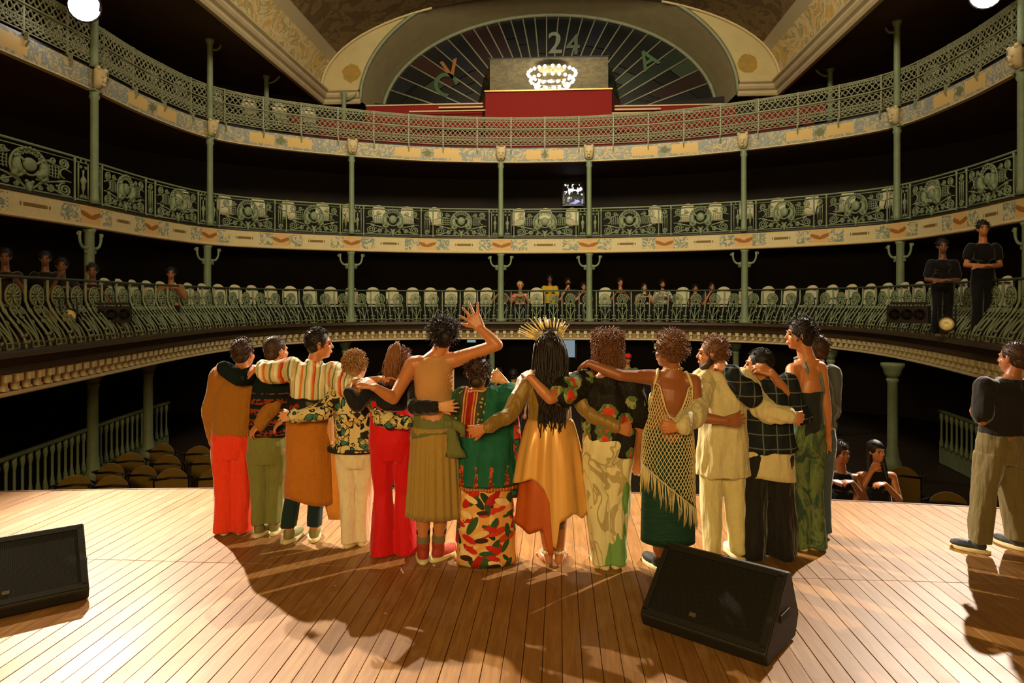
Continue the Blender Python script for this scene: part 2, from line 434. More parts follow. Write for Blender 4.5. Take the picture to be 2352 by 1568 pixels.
b1 = balcony('lowest balcony, with bracketed cream cornice under its bellied green railing', CL, [
    ('cornice_moulding', [(-.02, 1.34), (-.10, 1.32), (-.12, 1.26), (-.04, 1.20), (-.02, 1.15), (-.10, 1.12), (-.10, 1.08), (.04, 1.07)], M_BROWN, None),
    ('frieze', [(.05, 1.07), (.05, .86)], plain('frieze_ochre', (150, 124, 78), .6, 0, .4, 6), None),
    ('cornice_bead', [(.05, .86), (-.05, .855), (-.06, .84), (-.06, .815), (-.04, .80), (.06, .79)], M_CREAM, None)], 1.33, 4.2, .80)
con = MB()
con.box((0, -.03, 1.02), (.045, .05, .045)); con.box((0, -.005, .94), (.03, .035, .05)); con.box((0, -.02, .885), (.04, .035, .016)); con.ball((0, -.045, .985), .03)
conm = con.mesh('console', M_CREAM2, False); nC = 170; a0, a1 = 1.0, CL.L-1.0
for i in range(nC):
    p, T, N = CL.at(a0+(a1-a0)*(i+.5)/nC)
    o = link('console', conm, b1, loc=(p.x, p.y-16, p.z-1.33+0), rz=atan2(T.y, T.x)); o.location.z = -1.33
b2 = balcony('middle balcony with cream fascia painted with orange laurel panels', CU, [
    ('fascia', [(-.03, 3.75), (-.03, 3.38)], M_F2, U2),
    ('fascia_top_moulding', [(.04, 3.80), (-.06, 3.80), (-.07, 3.77), (-.03, 3.75)], M_BLACK, None),
    ('fascia_bead', [(-.03, 3.38), (-.06, 3.37), (-.07, 3.345), (-.05, 3.325), (.03, 3.32)], M_CREAM, None)], 3.78, 3.4, 3.33)
b3 = balcony('uppermost gallery with yellow and blue-grey painted fascia', CU, [
    ('fascia', [(-.03, 6.40), (-.05, 6.30), (-.05, 6.12), (-.03, 6.02)], M_F3, U3),
    ('fascia_top_moulding', [(.06, 6.44), (-.02, 6.44), (-.03, 6.40)], M_BLACK, None),
    ('fascia_bead', [(-.03, 6.02), (-.06, 6.01), (-.06, 5.985), (.03, 5.97)], M_CREAM, None)], 6.43, 3.4, 5.98)

# ---- railings
def ring(mb, c, r, t, n=14, k=4, sx=1, yf=None, a0=0, a1=2*pi, y=0):
    cl = abs(a1-a0-2*pi) < .01; m = n if cl else n+1
    pts = [(c[0]+r*sx*cos(a0+(a1-a0)*i/n), y, c[1]+r*sin(a0+(a1-a0)*i/n)) for i in range(m)]
    if yf: pts = [(p[0], p[1]+yf(p[2]), p[2]) for p in pts]
    mb.tube(pts, t, k, closed=cl)
def bez(p, n=8):
    P = [Vector(q) for q in p]; out = []
    for i in range(n+1):
        t = i/n; Q = P[:]
        while len(Q) > 1: Q = [Q[j].lerp(Q[j+1], t) for j in range(len(Q)-1)]
        out.append(Q[0])
    return out
def cv2(mb, pts2, t, k=4, yf=None, n=8, y=0):
    q = bez([(a, 0, b) for a, b in pts2], n); mb.tube([(p.x, y+(yf(p.z) if yf else 0), p.z) for p in q], t, k)
def spiral(mb, c, r0, r1, a0, turns, t, yf=None, n=14, k=4, y=0):
    pts = []
    for i in range(n+1):
        q = i/n; a = a0+turns*2*pi*q; r = r0+(r1-r0)*q; pts.append((c[0]+r*cos(a), y, c[1]+r*sin(a)))
    if yf: pts = [(p[0], p[1]+yf(p[2]), p[2]) for p in pts]
    mb.tube(pts, t, k)
def sm(t): t = min(max(t, 0), 1); return t*t*(3-2*t)
bel = lambda z: .32*sm((z-.02)/.62)
# low balcony: palmette baluster
def palmette():
    m = MB(); c = (0, .66)
    ring(m, c, .145, .014, 20, 4, yf=bel)
    for i in range(11):
        a = radians(-60+30*i); e = (c[0]+.125*cos(a), c[1]+.125*sin(a)); s_ = (c[0]+.02*cos(a), c[1]+.02*sin(a))
        m.tube([(s_[0], bel(s_[1]), s_[1]), ((s_[0]+e[0])/2, bel((s_[1]+e[1])/2), (s_[1]+e[1])/2), (e[0], bel(e[1]), e[1])], [.007, .015, .021], 4)
    m.ball((0, bel(.66)-.012, .66), .022, n=6, m=4)
    m.tube([(0, bel(z), z) for z in (.53, .45, .38, .3, .2, .1, 0.0)], [.013, .011, .011, .013, .012, .012, .015], 5)
    for s_ in (-1, 1):
        spiral(m, (s_*.075, .47), .052, .012, pi/2 if s_ > 0 else pi/2, -1.4*s_, .010, bel, 14)
        cv2(m, [(s_*.075, .525), (s_*.17, .53), (s_*.16, .36), (s_*.03, .28), (0, .05)], .011, 4, bel, 10)
        spiral(m, (s_*.14, .335), .024, .006, -pi/2, 1.1*s_, .008, bel, 8)
        cv2(m, [(s_*.115, .33), (s_*.11, .2), (s_*.115, .02)], .010, 4, bel, 6)
        m.tube([(0, bel(.37), .37), (s_*.045, bel(.40), .405)], [.016, .004], 4)
    m.tube([(-.115, bel(.09), .09), (.115, bel(.09), .09)], .010, 4)
    m.tube([(-.115, bel(.02), .02), (.115, bel(.02), .02)], .012, 4)
    return m
def rail_post():
    m = MB(); m.tube([(0, bel(z), z) for z in (0, .1, .2, .3, .42, .48, .5, .6, .72, .88)], [.02, .012, .014, .016, .014, .024, .016, .016, .02, .014], 6)
    for z in (.16, .08):
        for s_ in (-1, 1): m.tube([(0, bel(z)-.01, z), (s_*.035, bel(z)-.012, z+.012), (s_*.06, bel(z)-.012, z+.035)], [.02, .02, .006], 4)
    m.box((0, bel(.86), .86), (.014, .014, .02)); return m
MB.TK = 1.2
pm = palmette().mesh('palmette_baluster', M_GREEN); pp = rail_post().mesh('rail_post', M_GREEN)
MB.TK = 1
r1 = empty('balcony_railing', (0, 16, 1.33), label='bellied cast-iron railing of green palmette balusters on the lowest balcony', cat='railing', group='balcony railings')
nP = int((CL.L-.4)/.5); a0, a1 = .2, CL.L-.2; pitch = (a1-a0)/nP
for i in range(nP):
    p, T, N = CL.at(a0+(i+.5)*pitch); link('palmette_baluster', pm, r1, loc=(p.x, p.y-16, 0), rz=atan2(T.y, T.x))
    p, T, N = CL.at(a0+i*pitch); link('rail_post', pp, r1, loc=(p.x, p.y-16, 0), rz=atan2(T.y, T.x))
def along(cv, off, z, r, name, mat, parent, org, n=160, k=6, d0=0, d1=None):
    d1 = cv.L if d1 is None else d1; m = MB()
    m.tube([cv.at(d0+(d1-d0)*i/n, off)[0]+Vector((0, 0, z)) for i in range(n+1)], r, k); return m.build(name, mat, parent, True, org)
O1 = (0, 16, 1.33)
along(CL, .32, 2.235, .02, 'handrail', mk_green('rail_dark_green', (70, 82, 58)), r1, O1)
along(CL, .04, 1.40, .012, 'bottom_rail', M_GREEN, r1, O1)

# middle balcony: medallion panels
def medallion(W=1.62, H=.80):
    m = MB(); c = (0, .43); t = .011
    ring(m, c, .31, .014, 28, 4, sx=.98, y=-.012, a0=radians(-60), a1=radians(240)); ring(m, c, .285, .008, 24, 4, y=-.01, a0=radians(-50), a1=radians(230))
    m.ell((0, -.02, .46), (Vector((.115, 0, 0)), Vector((0, .055, 0)), Vector((0, 0, .12))), 14, 8)
    ring(m, (0, .43), .15, .016, 16, 4, a0=radians(200), a1=radians(340), y=-.02)
    for i in range(9):
        a = radians(25+130*i/8); m.ball((.27*cos(a)*.95, -.03, .43+.31*sin(a)), .03, (1, .7, 1), 6, 4)
    for i in range(7):
        a = radians(40+100*i/6); spiral(m, (.22*cos(a), .43+.24*sin(a)), .032, .01, a, 1.1, .008, n=8, y=-.02)
    for s_ in (-1, 1):
        # kneeling supporter figure
        m.chain([(s_*.21, -.03, .50), (s_*.225, -.035, .42), (s_*.20, -.03, .33)], [.035, .045, .052], 7)
        m.ball((s_*.205, -.035, .575), .036, n=7, m=5)
        m.chain([(s_*.20, -.035, .52), (s_*.15, -.04, .54), (s_*.11, -.04, .50)], [.02, .016, .014], 6)
        m.chain([(s_*.20, -.03, .33), (s_*.13, -.045, .31), (s_*.17, -.035, .24)], [.046, .034, .022], 6)
        m.chain([(s_*.22, -.03, .33), (s_*.26, -.03, .26), (s_*.19, -.03, .22)], [.04, .03, .018], 6)
        # side grille
        for j in range(4): cv2(m, [(s_*(.34+.055*j), .56), (s_*(.355+.055*j), .45), (s_*(.34+.055*j), .33)], .007, 4, n=5)
        for j in range(4): cv2(m, [(s_*.33, .36+.055*j), (s_*.44, .355+.06*j), (s_*.54, .36+.055*j)], .007, 4, n=5)
        ring(m, (s_*.62, .45), .085, t, 12, 4, a0=radians(90), a1=radians(270)) if s_ > 0 else ring(m, (s_*.62, .45), .085, t, 12, 4, a0=radians(-90), a1=radians(90))
        # scrolls
        spiral(m, (s_*.62, .16), .125, .02, pi/2, 2.1*s_, .013, n=26); spiral(m, (s_*.60, .63), .095, .015, -pi/2, 1.9*s_, .013, n=22)
        spiral(m, (s_*.40, .64), .06, .012, 0 if s_ < 0 else pi, 1.6*s_, .011, n=16); spiral(m, (s_*.36, .13), .065, .012, pi/2, -1.8*s_, .012, n=16)
        spiral(m, (s_*.2, .10), .045, .01, pi/2, 1.5*s_, .01, n=12)
        cv2(m, [(s_*.03, .03), (s_*.22, .24), (s_*.34, .25), (s_*.62, .30)], .014, 4, n=10); cv2(m, [(s_*.12, .24), (s_*.3, .22), (s_*.45, .06), (s_*.74, .05)], .014, 4, n=10)
        cv2(m, [(s_*.30, .62), (s_*.42, .54), (s_*.55, .58), (s_*.74, .50)], .011, 4, n=8); cv2(m, [(s_*.5, .29), (s_*.6, .33), (s_*.74, .32)], .011, 4, n=6)
        m.ball((s_*.05, -.02, .17), .03, n=6, m=4); m.ball((s_*.47, -.01, .2), .024, n=6, m=4)
    m.box((0, -.015, .10), (.05, .02, .07)); m.tube([(0, -.01, .1), (0, -.01, -.04)], [.035, .015], 5)
    for z, r in ((.745, .010), (.035, .014)): m.tube([(-W/2, 0, z), (W/2, 0, z)], r, 4)
    return m
def narrow(W=.34, kind=0):
    m = MB(); m.tube([(-W/2, 0, .745), (W/2, 0, .745)], .010, 4); m.tube([(-W/2, 0, .035), (W/2, 0, .035)], .014, 4)
    if kind == 0:
        for s_ in (-1, 1): m.tube([(s_*.1, 0, .04), (s_*.1, 0, .745)], .010, 4); cv2(m, [(s_*.1, .74), (s_*.03, .72), (s_*.06, .82)], .009, 4, n=5)
        m.lathe([(.0, .62), (.02, .60), (.012, .5), (.05, .43), (.055, .40), (.03, .34), (.035, .28), (.012, .2), (.015, .08)], n=6)
        for s_ in (-1, 1): spiral(m, (s_*.045, .10), .035, .01, pi/2, 1.4*s_, .008, n=8); spiral(m, (s_*.045, .66), .03, .01, -pi/2, 1.4*s_, .008, n=8)
    else:
        for x in (-.06, 0, .06): m.tube([(x, 0, .18), (x, 0, .58)], .009, 4)
        spiral(m, (0, .66), .075, .015, pi, 1.8, .012, n=16); spiral(m, (0, .12), .075, .015, 0, 1.8, .012, n=16); ring(m, (0, .58), .075, .01, 10, 4, a0=pi, a1=2*pi)
    return m
def post2():
    m = MB(); m.lathe([(.03, -.05), (.038, -.03), (.03, 0), (.022, .03), (.018, .1), (.018, .7), (.026, .74), (.026, .79), (.016, .82)], n=7); return m
MB.TK = 1.45
med = medallion().mesh('medallion_panel', M_GREEN); nar = [narrow(kind=k).mesh('narrow_panel', M_GREEN) for k in (0, 1)]; po2 = post2().mesh('rail_post', M_GREEN)
MB.TK = 1
r2 = empty('balcony_railing', (0, 16, 3.80), label='ornate green railing with globe and figure medallions on the middle balcony', cat='railing', group='balcony railings')
for bi in range(9):
    P = [0.0]+CPOS+[CU.L]; s0, s1 = P[bi], P[bi+1]; L = s1-s0
    if bi in (0, 8): seq = [('n', 0), ('m', 0)] if L < 4 else [('n', 0), ('m', 0), ('n', 1), ('m', 0), ('n', 0)]
    elif bi == 4: seq = [('n', 0), ('m', 0), ('n', 0)]
    else: seq = [('n', 0), ('m', 0), ('n', 1), ('m', 0), ('n', 0)]
    tot = sum(1.62 if k == 'm' else .34 for k, _ in seq); sca = L/tot; d = s0
    for k, v in seq:
        wd = (1.62 if k == 'm' else .34)*sca; p, T, N = CU.at(d+wd/2)
        if k == 'm': # a panel follows the chord
            pa = CU.at(d+.02)[0]; pb = CU.at(d+wd-.02)[0]; T = (pb-pa).normalized(); p = (pa+pb)/2
        o = link('medallion_panel' if k == 'm' else 'narrow_panel', med if k == 'm' else nar[v], r2, loc=(p.x, p.y-16, 0), rz=atan2(T.y, T.x)); o.scale = (sca, 1, 1)
        p, T, N = CU.at(d); link('rail_post', po2, r2, loc=(p.x, p.y-16, 0), rz=atan2(T.y, T.x)); d += wd
along(CU, 0, 4.62, .024, 'handrail', M_GREEN, r2, (0, 16, 3.80))

# gallery: pierced lattice panels
def lattice(W=1.19, H=.86):
    m = MB(); nx = 7; dx = W/nx
    def row(z0, z1):
        h = (z1-z0)
        for i in range(nx):
            x = -W/2+dx*i
            m.tube([(x+.01, 0, z0+.01), (x+dx-.01, 0, z1-.01)], .012, 4, caps=False); m.tube([(x+.01, 0, z1-.01), (x+dx-.01, 0, z0+.01)], .012, 4, caps=False)
            m.box((x+dx/2, -.006, (z0+z1)/2), (.026, .012, .026), Matrix.Rotation(pi/4, 3, 'Y'))
            for zz in (z0+.015, z1-.015): m.box((x, 0, zz), (.02, .012, .02), Matrix.Rotation(pi/4, 3, 'Y'))
    def holes(z):
        for i in range(12):
            ring(m, (-W/2+W*(i+.5)/12, z), .036, .012, 8, 4)
    holes(.80); row(.58, .755); row(.31, .485) ; holes(.255); row(.09, .21)
    for z in (.845, .765, .555, .50, .30, .215, .07): m.tube([(-W/2, 0, z), (W/2, 0, z)], .0115, 4, caps=False)
    return m
MB.TK = 1.4
lat = lattice().mesh('lattice_panel', M_GREEN2); ps = MB(); ps.box((0, 0, .46), (.016, .016, .44)); ps.box((0, -.05, -.02), (.012, .05, .06)); ps.tube([(0, -.03, .0), (0, -.10, -.10), (0, -.04, -.2)], .014, 4)
psm = ps.mesh('rail_post', M_GREEN2, False)
MB.TK = 1
r3 = empty('balcony_railing', (0, 16, 6.43), label='pierced lattice railing of pale green iron along the uppermost gallery', cat='railing', group='balcony railings')
nL = 38; a0, a1 = 0, CU.L; pit = (a1-a0)/nL
for i in range(nL):
    p, T, N = CU.at(a0+(i+.5)*pit); o = link('lattice_panel', lat, r3, loc=(p.x, p.y-16, 0), rz=atan2(T.y, T.x)); o.scale = (pit/1.19, 1, 1)
    p, T, N = CU.at(a0+i*pit); link('rail_post', psm, r3, loc=(p.x, p.y-16, 0), rz=atan2(T.y, T.x))
along(CU, 0, 7.305, .022, 'handrail', M_GREEN2, r3, (0, 16, 6.43)); along(CU, -.03, 6.96, .02, 'middle_rail', M_GREEN2, r3, (0, 16, 6.43))

# ---- columns (one continuous iron column per bay, through the tiers)
def column(x, y, i, lab):
    p, T, N = CU.at(CPOS[i]); rz = atan2(T.y, T.x); pos = Vector((x, y, 1.33))-Vector((N.x, N.y, 0))*.06
    t = empty('iron_column', pos, rz, lab, 'column', 'green iron columns carrying the balconies'); z0 = 1.33
    MB().lathe([(.16, 0), (.16, .06), (.10, .10), (.10, .3), (.092, .34), (.088, 1.9), (.10, 1.93), (.12, 1.98)], n=14).build('shaft', M_GREEN, t).location = (0, .1, 0)
    MB().lathe([(.085, 3.80-z0), (.085, 3.9-z0), (.075, 3.95-z0), (.072, 5.80-z0), (.10, 5.86-z0), (.08, 5.92-z0), (.11, 5.99-z0)], n=12).build('shaft', M_GREEN, t)
    for s_ in (-1, 1):
        b = MB(); b.tube(bez([(s_*.09, 0, 1.62), (s_*.22, -.02, 1.58), (s_*.33, -.02, 1.68), (s_*.30, -.02, 1.92)], 8), [.05, .04, .034, .03, .028, .026, .028, .03, .034], 6)
        spiral(b, (s_*.335, 1.88), .045, .012, pi, -1.3*s_, .014, n=10, y=-.02); spiral(b, (s_*.13, 1.55), .045, .012, pi/2, 1.3*s_, .014, n=10, y=-.02)
        b.build('bracket', M_GREEN, t).location = (0, .1, 0)
    k = MB(); k.box((0, 0, 5.98-z0), (.13, .09, .02)); k.build('capital', M_GREEN, t, False)
    k = MB(); zc = 6.22-z0
    k.loft([(Vector((0, -.06, zc-.2)), Vector((.07, 0, 0)), Vector((0, .05, 0))), (Vector((0, -.1, zc-.12)), Vector((.12, 0, 0)), Vector((0, .08, 0))), (Vector((0, -.12, zc+.02)), Vector((.14, 0, 0)), Vector((0, .09, 0))), (Vector((0, -.12, zc+.14)), Vector((.15, 0, 0)), Vector((0, .08, 0))), (Vector((0, -.1, zc+.2)), Vector((.1, 0, 0)), Vector((0, .05, 0)))], 10)
    for s_ in (-1, 1): k.ball((s_*.1, -.15, zc+.17), .05, n=7, m=5); k.ball((s_*.05, -.2, zc+.02), .03, n=6, m=4)
    k.ball((0, -.2, zc-.04), .045, (1, 1, 1.4), 7, 5); k.ball((0, -.19, zc-.13), .04, n=6, m=4)
    k.build('mask_ornament', M_CREAM, t)
    if i in (0, 1, 6, 7):
        MB().lathe([(.10, 6.44-z0), (.075, 6.52-z0), (.068, 8.3-z0), (.10, 8.36-z0), (.12, 8.42-z0)], n=12).build('shaft', M_GREEN, t)
        s_ = 1 if i < 2 else -1
        b = MB(); b.tube(bez([(s_*.06, 0, 8.2-z0), (s_*.25, 0, 8.2-z0), (s_*.32, 0, 8.4-z0)], 6), .03, 5); b.build('bracket', M_GREEN, t)
    return t
cl = ['nearest green iron column on the left side, between the gallery lamp and the frame edge', 'green iron column second from the left edge, at the left curve of the balconies', 'green iron column third from the left, left of the centre bays',
      'green iron column just left of the centre bay, behind the raised hand', 'green iron column just right of the centre bay, above the long-braided woman', 'green iron column third from the right, right of the centre bays',
      'green iron column second from the right edge, at the right curve of the balconies', 'nearest green iron column on the right side, by the right edge']
for i, (x, y) in enumerate(COLS): column(x, y, i, cl[i])
# short gallery columns set back behind the lattice
for px, d, lab in ((612, 19.6, 'short green gallery column with bracket, set back left of the vault corner'), (790, 21.2, 'short green gallery column under the left corner of the vault'),
                   (1907, 19.0, 'short green gallery column with bracket, set back right of the vault corner'), (1738, 21.0, 'short green gallery column under the right corner of the vault')):
    b = pt(px, 692, d); t = empty('gallery_column', (b.x, b.y, 6.43), 0, lab, 'column', 'set back gallery columns')
    MB().lathe([(.12, 0), (.12, .1), (.08, .16), (.07, 1.85), (.12, 1.95)], n=10).build('shaft', M_GREEN, t)
    s_ = 1 if px < 1176 else -1; q = MB(); q.tube(bez([(s_*.05, 0, 1.75), (s_*.25, 0, 1.75), (s_*.4, 0, 1.95)], 6), .03, 5); q.build('bracket', M_GREEN, t)
# ground level columns below the lowest balcony
for px, d, lab in ((213, 11.6, 'ground level green column at the left, in front of the side boxes'), (340, 13.3, 'ground level green column at the left, behind the empty chairs'), (793, 19.6, 'thin ground level column behind the person in black and cream print'),
                   (1130, 20.3, 'thin ground level column beside the raised elbow'), (1690, 19.2, 'thin ground level column behind the man in cream tunic'), (1908, 16.4, 'ground level column behind the tall woman at the right end of the line'), (2050, 12.4, 'ground level green column at the right above the watching couple')):
    b = pt(px, 692, d); t = empty('stalls_column', (b.x, b.y, -1.3), 0, lab, 'column', 'ground level columns')
    MB().lathe([(.16, 0), (.16, .3), (.11, .4), (.10, .55), (.09, .6), (.085, 1.75), (.11, 1.79), (.09, 1.83)], n=12).build('shaft', M_GREEN, t)
    MB().lathe([(.09, 1.83), (.14, 1.91), (.16, 1.99), (.2, 2.05), (.2, 2.1)], n=10).build('capital', M_GREEN, t)

# ================================================================== WALLS AND CEILING
def swall(name, off, z0, z1, mat, d0=0, d1=None, lab=None):
    o = CU.sweep(name, [(off, z0), (off, z1)], mat, None, d0=d0, d1=d1, step=.6); o['kind'] = 'structure'
    if lab: o['label'] = lab
q1 = CU.near(-7.6, 17.3); q2 = CU.near(7.6, 17.3)
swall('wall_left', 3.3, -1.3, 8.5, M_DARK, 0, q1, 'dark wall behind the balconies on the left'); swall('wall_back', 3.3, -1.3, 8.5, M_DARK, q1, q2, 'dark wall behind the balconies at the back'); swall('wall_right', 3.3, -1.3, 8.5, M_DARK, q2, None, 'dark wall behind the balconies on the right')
XV = 7.06; YE = 21.07; ZC = 8.36
mb = MB()   # flat side ceilings over the gallery
for x0, x1 in ((-13.5, -XV), (XV, 13.5)): mb.poly([(x0, 2, ZC+.06), (x1, 2, ZC+.06), (x1, 26, ZC+.06), (x0, 26, ZC+.06)])
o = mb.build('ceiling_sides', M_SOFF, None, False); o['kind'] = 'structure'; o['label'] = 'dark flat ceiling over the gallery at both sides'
# vault
mb = MB(); mb.uv = []; NV = 40; NY = 12
for j in range(NY+1):
    y = 2+(YE-2)*j/NY
    for i in range(NV+1):
        a = pi*i/NV; mb.v.append((-XV*cos(a), y, ZC+.1+2.95*(abs(sin(a))**.9))); mb.uv.append((j/NY*6, i/NV))
for j in range(NY):
    for i in range(NV): a = j*(NV+1)+i; mb.f.append((a, a+1, a+NV+2, a+NV+1))
o = mb.build('ceiling', M_VAULT); o['kind'] = 'structure'; o['label'] = 'painted vault with yellow and grey ornament'
# end wall around the arch, with the soffit of the arch
AX, AZ, AY2 = 5.78, 3.75, 23.0; ZS = 8.2
mb = MB(); K = 48; outer = []; inner = []
for i in range(K+1):
    a = pi*i/K; outer.append((-XV*cos(a), ZC+.1+2.95*abs(sin(a))**.9)); inner.append((-AX*cos(a), ZS+AZ*sin(a)))
def vz(x): return ZC+.1+2.95*(max(0, 1-(x/XV)**2)**.45)
def az_(x): return ZS+AZ*sqrt(max(0, 1-(x/AX)**2))
for s_ in (-1, 1):
    xs = [XV-(XV-3.2)*i/60 for i in range(61)]
    for xa, xb in zip(xs, xs[1:]):
        la, lb = az_(xa), az_(xb); ha, hb = vz(xa), vz(xb)
        if la < ha: mb.poly([(s_*xa, YE, la), (s_*xb, YE, min(lb, hb)), (s_*xb, YE, hb), (s_*xa, YE, ha)])
mb.poly([(-XV, YE, ZC-.2), (-AX, YE, ZC-.2), (-AX, YE, ZS+.02), (-XV, YE, ZC+.1)]); mb.poly([(AX, YE, ZC-.2), (XV, YE, ZC-.2), (XV, YE, ZC+.1), (AX, YE, ZS+.02)])
o = mb.build('wall_spandrel', M_SPAN, None, False); o['kind'] = 'structure'; o['label'] = 'cream painted spandrels with green medallions beside the great arch'
mb = MB()
for i in range(K+1):
    a = pi*i/K; mb.v += [(-AX*cos(a), YE-.02, ZS+AZ*sin(a)), (-5.68*cos(a), AY2, ZS+3.4*sin(a))]
for i in range(K): mb.f.append((2*i, 2*i+2, 2*i+3, 2*i+1))
o = mb.build('trim_2', plain('arch_soffit', (150, 136, 98), .8, 0, .2, 3)); o['kind'] = 'structure'; o['label'] = 'plain cream soffit of the great arch'
mb = MB()
for yy, rx, rz, r in ((YE-.04, AX+.03, AZ+.03, .06), (AY2-.05, 5.6, 3.33, .07)):
    mb.tube([(-rx*cos(pi*i/60), yy, ZS+rz*sin(pi*i/60)) for i in range(61)], r, 6)
o = mb.build('trim_3', mk_green('arch_green', (140, 144, 112))); o['kind'] = 'structure'
# the groin rib that sweeps from the cornice corner up along the arch
mb = MB()
for s_ in (-1, 1): mb.tube([(s_*XV*cos(pi*i/60), YE-.06, ZC+.1+2.95*abs(sin(pi*i/60))**.9) for i in range(0, 21)], .05, 6)
o = mb.build('trim_4', M_CREAM); o['kind'] = 'structure'
# cornice at the foot of the vault
prof = [(.0, -.26), (-.10, -.26), (-.14, -.20), (-.14, -.12), (-.22, -.08), (-.26, -.02), (-.26, .05), (-.34, .09), (-.34, .14), (0, .14)]
mb = MB(); path = [(-XV, 2), (-XV, YE), (-AX, YE)]
for s_ in (1, -1):
    for seg, (nx, ny) in ((((-XV, 2), (-XV, YE)), (-1, 0)), (((-XV, YE), (-AX, YE)), (0, 1))):
        b = len(mb.v)
        for e in seg:
            for off, z in prof:
                # inward toward the house centre = -n
                mx = e[0]+(-nx)*(-off)*(1 if nx else 0); my = e[1]+(-ny)*(-off)*(1 if ny else 0)
                if nx and e[1] == YE: my -= -off
                if ny and e[0] == -XV: mx += -off
                mb.v.append((s_*mx, my, ZC+z))
        m = len(prof)
        for j in range(m-1): mb.f.append((b+j, b+j+1, b+m+j+1, b+m+j))
o = mb.build('trim_5', plain('vault_cornice', (178, 160, 122), .6, 0, .15, 3), None, False); o['kind'] = 'structure'; o['label'] = 'cream moulded cornice along the foot of the vault'
# back wall above gallery, behind lunette
mb = MB(); mb.box((0, 25.2, 9.5), (8, .1, 3.5)); o = mb.build('wall_behind_window', M_DARK, None, False); o['kind'] = 'structure'
# lunette: radial window
win = empty('window_1', (0, AY2, ZS), label='half-round window with radiating glazing bars under the great arch', kind='structure')
NB = 31; cz = -.9; rb = MB(); rb.tube([(0, 0, 0), (0, 0, 1)], .022, 4); 
def ell_hit(a):
    # ray from (0,cz) at angle a to the ellipse 5.6 x 3.32
    dx, dz = cos(a), sin(a); A = (dx/5.6)**2+(dz/3.32)**2; B = 2*(cz*dz)/3.32**2; Cc = (cz/3.32)**2-1
    return (-B+sqrt(max(0, B*B-4*A*Cc)))/(2*A)
M_BAR = plain('glazing_bar', (150, 146, 122), .5, .2)
gcols = [((8, 9, 7), 14), ((12, 14, 11), 8), ((34, 14, 9), 4), ((46, 20, 11), 2), ((24, 38, 24), 2), ((16, 19, 28), 2), ((70, 44, 16), 1), ((44, 58, 40), 1)]
GM = []
for c, k in gcols:
    m_ = plain('stained_pane_%d' % len(GM), c, .25, 0, .2, 3, spec=.5); GM += [m_]*k
angs = [radians(8+164*i/(NB-1)) for i in range(NB)]
rng = random.Random(11)
for a in angs:
    r1_ = ell_hit(a); r0 = 1.3/max(.3, sin(a)) if sin(a) > .3 else 2.9
    r0 = max(1.0, (-cz+.12)/max(sin(a), .18)); r0 = min(r0, r1_-.3)
    MB().tube([(r0*cos(a), -.03, cz+r0*sin(a)), (r1_*cos(a), -.03, cz+r1_*sin(a))], .03, 4).build('glazing_bar', M_BAR, win)
for i in range(NB-1):
    a, b = angs[i], angs[i+1]; ra, rb_ = ell_hit(a), ell_hit(b); r0a = min(max(1.0, (-cz+.12)/max(sin(a), .18)), ra-.3); r0b = min(max(1.0, (-cz+.12)/max(sin(b), .18)), rb_-.3)
    cuts = sorted([0, 1]+[rng.uniform(.2, .8) for _ in range(2)])
    for k in range(3):
        t0, t1 = cuts[k]+.004, cuts[k+1]-.004
        def Q(an, r0_, r1__, t, y): r = r0_+(r1__-r0_)*t; return (r*cos(an), y, cz+r*sin(an))
        v = [Q(a, r0a, ra, t0, 0), Q(b, r0b, rb_, t0, 0), Q(b, r0b, rb_, t1, 0), Q(a, r0a, ra, t1, 0)]; v += [(p[0], .02, p[2]) for p in v]
        MB().add(v, [(0, 1, 2, 3), (7, 6, 5, 4), (0, 4, 5, 1), (1, 5, 6, 2), (2, 6, 7, 3), (3, 7, 4, 0)]).build('pane', rng.choice(GM), win, False)
def textobj(s, size, loc, mat, parent, rot=(pi/2, 0, 0)):
    c = bpy.data.curves.new('mural_letter', 'FONT'); c.body = s; c.size = size; c.extrude = .01; c.offset = .012; c.materials.append(mat)
    o = bpy.data.objects.new('mural_letter', c); C.objects.link(o); o.parent = parent; o.location = loc; o.rotation_euler = rot; return o
def wl(px, py): v = ptY(px, py, AY2-.06); return (v.x, -.06, v.z-ZS)
textobj('2', 1.0, wl(1258, 122), plain('mural_white', (120, 126, 108), .7), win); textobj('V', .95, wl(1020, 186), plain('mural_orange', (150, 92, 34), .7), win, (pi/2, radians(-12), 0))
textobj('C', 1.1, wl(985, 195), plain('mural_green', (66, 92, 58), .7), win, (pi/2, radians(40), 0)); textobj('A', .9, wl(1480, 165), plain('mural_green_light', (70, 96, 58), .7), win, (pi/2, radians(-30), 0))
textobj('4', .95, wl(1300, 125), plain('mural_grey', (84, 92, 78), .7), win)

